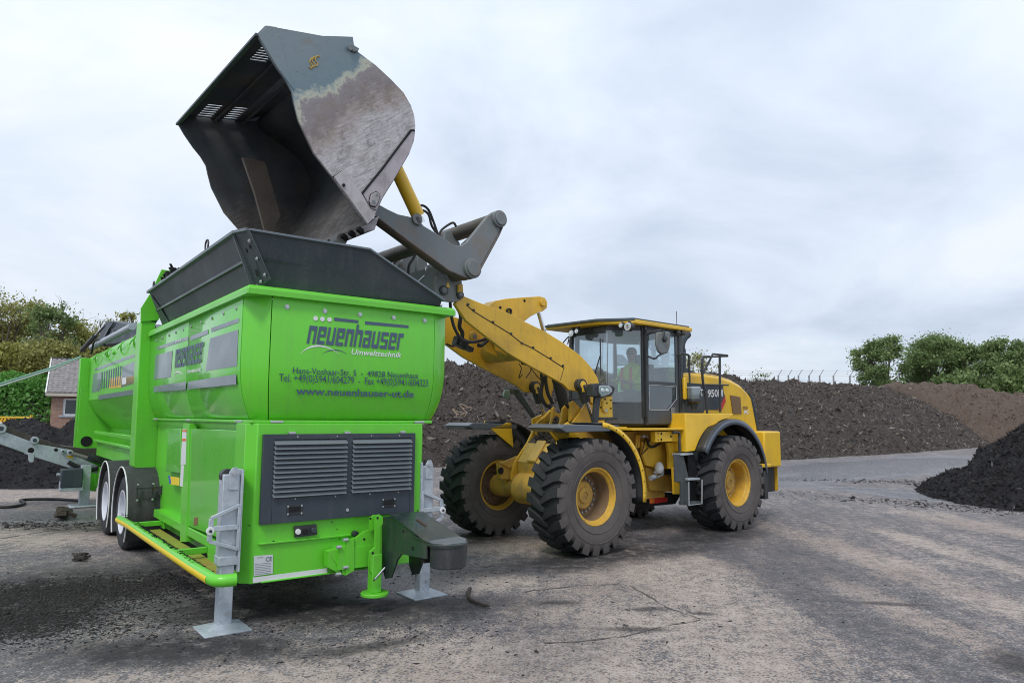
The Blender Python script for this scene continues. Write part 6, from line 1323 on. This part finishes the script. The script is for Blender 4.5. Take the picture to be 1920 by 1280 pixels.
for a,b in (((w0x,.05,wz0),(w0x+.09,.12,wz1)),((w1x-.06,.05,wz0),(w1x,.12,wz1)),((w0x+.09,.051,wz1-.06),(w1x-.06,.119,wz1)),((w0x+.09,.051,wz0),(w1x-.06,.119,wz0+.06))): wf.box(a,b)
wfo=wf.build('window',WHT,Hs); MB().box((w0x+.05,.08,wz0+.03),(w1x-.03,.10,wz1-.03)).build('pane',paint('dark_pane',(.05,.065,.07),.08,.3,0),wfo); MB().box((w0x-.12,-.05,wz0-.07),(w1x+.1,.05,wz0)).build('sill',GALV,wfo)
MB().box((.95,-.012,1.40),(1.35,0,1.72)).build('white_sign',WHT,Hs); MB().box((1.05,.04,wz0+.02),(1.25,.05,wz0+.28)).build('window_notice',paint('pink_notice',(.6,.4,.4),.5),Hs)
for i in range(5): MB().box((w0x+.55+i*.12,.03,wz0+.03),(w0x+.60+i*.12,.05,wz0+.30)).build('window_notice',paint('pink_notice_%d'%i,(.6,.4,.4),.5),Hs) if False else None
# dry stone retaining wall left of the house
sw=MB(); SWt=thing('stone_wall',None,'mossy dry stone retaining wall below the green hedge','wall',loc=(0,31.5,0))
stn=NT('mossy_stone'); c=stn.mix(stn.mr(stn.noise(2,4),.4,.62),(.10,.10,.085),(.05,.075,.025)); stn.bsdf(c,.9,bump=stn.noise(9),bs=.5)
random.seed(3)
z=0
while z<2.5:
    hgt=random.uniform(.22,.36); x=-34.
    while x<hx0+.6:
        w_=random.uniform(.3,.75); sw.obox((x+w_/2,random.uniform(-.06,.06)+z*.12,z+hgt/2),(w_*.95,.5,hgt*.93),(random.uniform(-.05,.05),random.uniform(-.06,.06),random.uniform(-.12,.12))); x+=w_
    z+=hgt
sw.build('stones',stn.m,SWt,bev=.06)
# yellow steel frame lying behind the left heap
Yf=thing('yellow_attachment',None,'yellow steel lattice attachment lying behind the left heap','machine attachment',loc=(0,29,0))
p0=atd(-40,789,29); p1=atd(59,781,29); x0,x1=float(p0[0]),float(p1[0]); z1=float(atd(30,780.5,29)[2]); z0=z1-.42
fm=MB(); fm.box((x0,-.05,z1-.07),(x1,.05,z1)); fm.box((x0,-.05,z0),(x1-.9,.05,z0+.07)); fm.box((x1-.03,-.06,z1-.12),(x1+.02,.06,z1+.06)); fm.build('frame',YELC,Yf,bev=.01)
n=10
for i in range(n):
    x=x0+(x1-.9-x0)*i/(n-1); MB().beam((x,0,z0),(x+.15,0,z1-.04),.05,.07).build('strut',YELC,Yf)
MB().beam((x1-.9,0,z0+.03),(x1-.05,0,z1-.06),.06,.06).build('strut',YELC,Yf); MB().cyl((x0,-.1,z0+.15),(x1-1.1,-.1,z0+.15),.035,8).build('pipe',WHT,Yf); MB().box((x0,.06,z0),(x1-.7,.1,z1)).build('panel',YELD,Yf)
# ================================================================ VEGETATION
def leafmat(name,a,b,c,tr=.38):
    t=NT(name); at=t.n('ShaderNodeAttribute',attribute_name='tone').outputs['Fac']; n=t.noise(.5,3)
    col=t.ramp(at,[(0,a),(.5,b),(1,c)]); col=t.mix(t.mr(n,.4,.65,0,.5),col,a)
    d=t.n('ShaderNodeBsdfDiffuse',{0:col}).outputs[0]; tl=t.n('ShaderNodeBsdfTranslucent',{0:col}).outputs[0]; g=t.n('ShaderNodeBsdfGlossy',{0:(.6,.65,.6,1),1:.5}).outputs[0]
    m=t.n('ShaderNodeMixShader',{0:tr,1:d,2:tl}).outputs[0]; m=t.n('ShaderNodeMixShader',{0:.04,1:m,2:g}).outputs[0]; t.t.links.new(m,t.out.inputs[0]); return t.m
LG=leafmat('green_foliage',(.11,.165,.055),(.20,.29,.10),(.31,.40,.17)); LY=leafmat('autumn_foliage',(.21,.22,.045),(.37,.37,.09),(.50,.48,.15)); LO=leafmat('olive_foliage',(.20,.20,.055),(.34,.34,.10),(.46,.45,.17)); LHG=leafmat('hedge_foliage',(.07,.20,.03),(.14,.36,.07),(.26,.52,.14)); LGR=leafmat('grey_twigs',(.20,.17,.17),(.28,.24,.24),(.34,.30,.29))
BRK=paint('bark',(.11,.09,.075),.9,0,.4)
def leaves(name,pts,size,mat,parent):
    n=len(pts); pts=np.asarray(pts,float); N=RG.normal(0,1,(n,3)); N/=np.linalg.norm(N,axis=1)[:,None]; A=np.cross(N,RG.normal(0,1,(n,3))); A/=np.linalg.norm(A,axis=1)[:,None]; Bv=np.cross(N,A)
    s=(size*RG.uniform(.5,1.3,n))[:,None]; V=np.stack([pts-A*s,pts+Bv*s*.6+N*s*.15,pts+A*s,pts-Bv*s*.6+N*s*.15],1).reshape(-1,3)
    F=np.arange(4*n).reshape(-1,4)
    me=bpy.data.meshes.new(name); me.vertices.add(len(V)); me.vertices.foreach_set('co',V.ravel()); me.loops.add(4*n); me.loops.foreach_set('vertex_index',F.ravel().astype(np.int32))
    me.polygons.add(n); me.polygons.foreach_set('loop_start',np.arange(n,dtype=np.int32)*4); me.polygons.foreach_set('loop_total',np.full(n,4,dtype=np.int32)); me.update()
    at=me.attributes.new('tone','FLOAT','FACE'); at.data.foreach_set('value',RG.random(n).astype(np.float32)); me.materials.append(mat)
    o=bpy.data.objects.new(name,me); COL.objects.link(o); o.parent=parent; return o
def tree(name,label,x,y,h,w,mat,trunk=.25,low=.25,nl=9000,ls=.16,stems=1,seed=0,cat='tree',group=None,sparse=.0,z0=0,lean=0,depthf=.85,ncl=46,cr=.13):
    rnd=random.Random(seed); rs=np.random.default_rng(seed+9); T=thing(name,None,label,cat,group,loc=(x,y,z0)); mb=MB()
    zc=h*(low+1)/2; rz=h*(1-low)/2; st=[]
    for k in range(stems):
        a=2*PI*k/max(1,stems)+rnd.random(); r=.22*w*(stems>1); tip=Vector((math.cos(a)*r,math.sin(a)*r*depthf,h*.80)); base=Vector((rnd.uniform(-.1,.1),rnd.uniform(-.1,.1),-.15))
        P=bez([base,base.lerp(tip,.35)+Vector((rnd.uniform(-.03,.03)*w,0,0)),base.lerp(tip,.7)+Vector((rnd.uniform(-.05,.05)*w,0,0)),tip],5); mb.tube(P,[trunk*(1-.85*i/len(P)) for i in range(len(P))],7); st.append(P)
    cl=[]
    for k in range(ncl):
        while True:
            u=Vector((rnd.uniform(-1,1),rnd.uniform(-1,1),rnd.uniform(-1,1)))
            if .25<u.length<1: break
        u=u.normalized()*(u.length**.5)*.90
        lump=1+.22*noise.noise(u*1.6+Vector((seed,0,0)))*1.5
        c_=Vector((u.x*w/2*lump,u.y*w/2*depthf*lump,zc+u.z*rz*min(1.05,lump))); c_.z=max(c_.z,h*low*.8); cl.append(c_)
        P=min(st,key=lambda Q:(Q[len(Q)//2]-c_).length); zz=max(h*.12,c_.z-rnd.uniform(.15,.4)*h); b0=min(P,key=lambda q:abs(q.z-zz)); mid=b0.lerp(c_,.5)+Vector((rnd.uniform(-.04,.04)*w,0,rnd.uniform(.0,.06)*h))
        mb.tube(bez([b0,mid,c_],4),[trunk*.28*(1-.8*i/8) for i in range(9)],5)
        for q in range(3+int(sparse*5)):
            e=c_+Vector((rnd.gauss(0,1)*cr*w*1.1,rnd.gauss(0,1)*cr*w,abs(rnd.gauss(0,1))*cr*w*.9)); m_=mid.lerp(c_,.6); mb.tube([m_,m_.lerp(e,.5)+Vector((0,0,.03*h)),e],[trunk*.10,trunk*.07,trunk*.025],4)
    mb.build('trunk',BRK if mat is not LGR else LGR,T)
    cl=np.array([c[:] for c in cl]); tn_=rs.random(len(cl))*.6; wt=rs.random(len(cl))**(.4+sparse*2)+.05; wt/=wt.sum(); ii=rs.choice(len(cl),nl,p=wt)
    P=cl[ii]+rs.normal(0,1,(nl,3))*np.array([cr*w,cr*w*depthf,cr*w*.72])*rs.uniform(.35,1.05,(nl,1)); P[:,2]=np.minimum(P[:,2],h*1.02)
    o=leaves('crown',P,ls,mat,T); o.data.attributes['tone'].data.foreach_set('value',np.clip(tn_[ii]+rs.random(nl)*.45,0,1).astype(np.float32)); return T
def at_px(px,depth): return float(atd(px,785,depth)[0])
gr='trees beyond the right end of the windrow'
D=88.
for i,(px,top,wpx,dep,lab,nl,st_) in enumerate(((1658,630,98,88,'round green tree with open branches, leftmost of the trees at the right',9000,4),(1768,623,135,92,'broad green tree, second from the left in the group at the right',17000,4),(1832,645,95,90,'smaller green tree between the broad tree and the right edge group',5500,2),(1893,630,100,86,'dense green tree at the right edge of the photo',14000,3),(1965,618,110,92,'green tree cut off by the right frame edge',7000,2))):
    h_=CAMH+(789-top)/FPX*dep; tree('broadleaf_tree',lab,at_px(px,dep),dep,h_,wpx/FPX*dep,LG,.20,.36,int(nl*1.8),.15,st_,seed=20+i,group=gr,sparse=.5 if i==0 else .15,ncl=44 if i!=1 else 70,cr=.085)
for i,(px,top,wpx,dep,lab) in enumerate(((1800,690,90,80,'low green bush under the gap between the right-hand trees'),(1900,668,70,76,'rounded green bush in front of the right-edge tree'),(1700,700,120,95,'low hedge-like bush at the foot of the leftmost right-hand tree'))):
    h_=CAMH+(787-top)/FPX*dep; tree('bush',lab,at_px(px,dep),dep,h_,wpx/FPX*dep,LG,.1,.15,5500,.24,3,seed=40+i,cat='bush',sparse=.2)
tree('bush','yellowing bush showing between the loader cab and its handrail',at_px(1305,46),46,CAMH+(787-652)/FPX*46,2.7,LO,.07,.2,1900,.075,4,seed=51,cat='bush',sparse=.6)
tree('bush','small yellow-green bush on the windrow crest right of the loader hood',at_px(1350,47),47,CAMH+(787-680)/FPX*47,1.6,LO,.05,.2,700,.07,4,seed=52,cat='bush',sparse=.6)
tree('bush','tiny pale green bush peeping over the windrow before the fence posts',at_px(1425,50),50,CAMH+(787-690)/FPX*50,2.2,LG,.05,.3,900,.07,4,seed=53,cat='bush',sparse=.5)
# left woodland, tree by tree
lt_=[(-30,545,150,44,LO,'thin-crowned greyish tree at the left frame edge',4200,.07,.9),(30,560,120,46,LO,'dull olive tree rising beside the thin-crowned greyish tree',6500,.09,.5),(85,572,100,42,LG,'green-leaved tree above the hedge, left of the house',5500,.085,.5),(128,590,95,44,LY,'yellowing autumn tree directly behind the house roof',7500,.085,.3),(165,588,60,50,LO,'thin bare-looking tree rising behind the autumn tree',1100,.06,.9),(190,605,90,48,LO,'olive tree hidden behind the rear of the green machine',4500,.085,.4),(228,585,60,47,LY,'small brownish treetop above the machine drum cover',1800,.085,.7),(60,640,120,38,LO,'bushy dark olive tree low behind the hedge',6500,.085,.2),(-10,640,110,37,LY,'low brown-leaved tree behind the hedge at the left edge',6000,.085,.2),(130,650,100,39,LO,'low olive tree just behind the house ridge',6000,.085,.2)]
for i,(px,top,wpx,dep,m_,lab,nl,ls,spz) in enumerate(lt_):
    h_=CAMH+(793-top)/FPX*dep; tree('woodland_tree',lab,at_px(px,dep),dep,h_,wpx/FPX*dep,m_,.14,.18,int(nl*1.9),ls*1.15,2,seed=60+i,group='trees behind the house and hedge',sparse=spz)
Hg=thing('hedge',None,'leafy bright green hedge above the stone wall left of the house','hedge',loc=(0,32.6,0))
n=15000; x=RG.uniform(-34,hx0+.5,n); a=RG.random(n)*PI; bump=np.array([noise.noise(Vector((v*.8,0,0))) for v in x]); z=1.7+np.sin(a)*(1.9+.35*bump)*(1 if True else 0)*RG.uniform(.85,1.05,n); y=-np.cos(a)*1.2*RG.uniform(.85,1.05,n)
z2=RG.uniform(1.6,3.5,n//2); x2=RG.uniform(-34,hx0+.5,n//2); P=np.concatenate([np.stack([x,y,z],1),np.stack([x2,-1.1+RG.normal(0,.12,n//2),z2],1)])
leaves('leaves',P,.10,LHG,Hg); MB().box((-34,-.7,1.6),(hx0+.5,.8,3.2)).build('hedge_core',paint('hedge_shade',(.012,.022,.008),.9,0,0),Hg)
hb=[]
for i in range(46):
    x=-34+i*(hx0+34.5)/46; hb.append(x)
st=MB()
for x in hb: st.cyl((x,0,0),(x,0,2.5),.06,6)
st.build('stems',BRK,Hg)
# barbed fence behind the windrow
pm=paint('concrete_post',(.30,.30,.31),.8)
pxs=[1462,1481,1500,1520,1540,1566,1597]
tops=[]
Fn=[]
for i,px in enumerate(pxs):
    dep=58.; x=at_px(px,dep); z=CAMH+(787-704)/FPX*dep; z2=CAMH+(787-693)/FPX*dep
    f=thing('fence_post',None,'slim fence post with angled top behind the windrow, %s of seven from the left'%['first','second','third','fourth','fifth','sixth','last'][i],'fence post','barbed fence posts behind the windrow',loc=(x,dep,0))
    MB().box((-.05,-.05,0),(.05,.05,z)).build('post',pm,f); MB().beam((0,0,z-.03),(.30,-.1,z2),.07,.05).build('angled_arm',pm,f); tops.append((x,dep,z,z2))
for k,dz in enumerate((0,.18,.36,-.4)):
    pts=[(tops[0][0]-4,58,tops[0][2]+dz)]+[(t[0]+.3*max(0,dz)/.4,58-.1,t[2]+dz) for t in tops]+[(tops[-1][0]+1.2,58,tops[-1][2]+dz)]
    tag(MB().tube(pts,.008,5).build('fence_wire',SLV),'thin wire strung along the fence posts, %s strand'%['third','second','top','bottom'][k],'wire','fence wires')
# far ground rise with field colour at the horizon
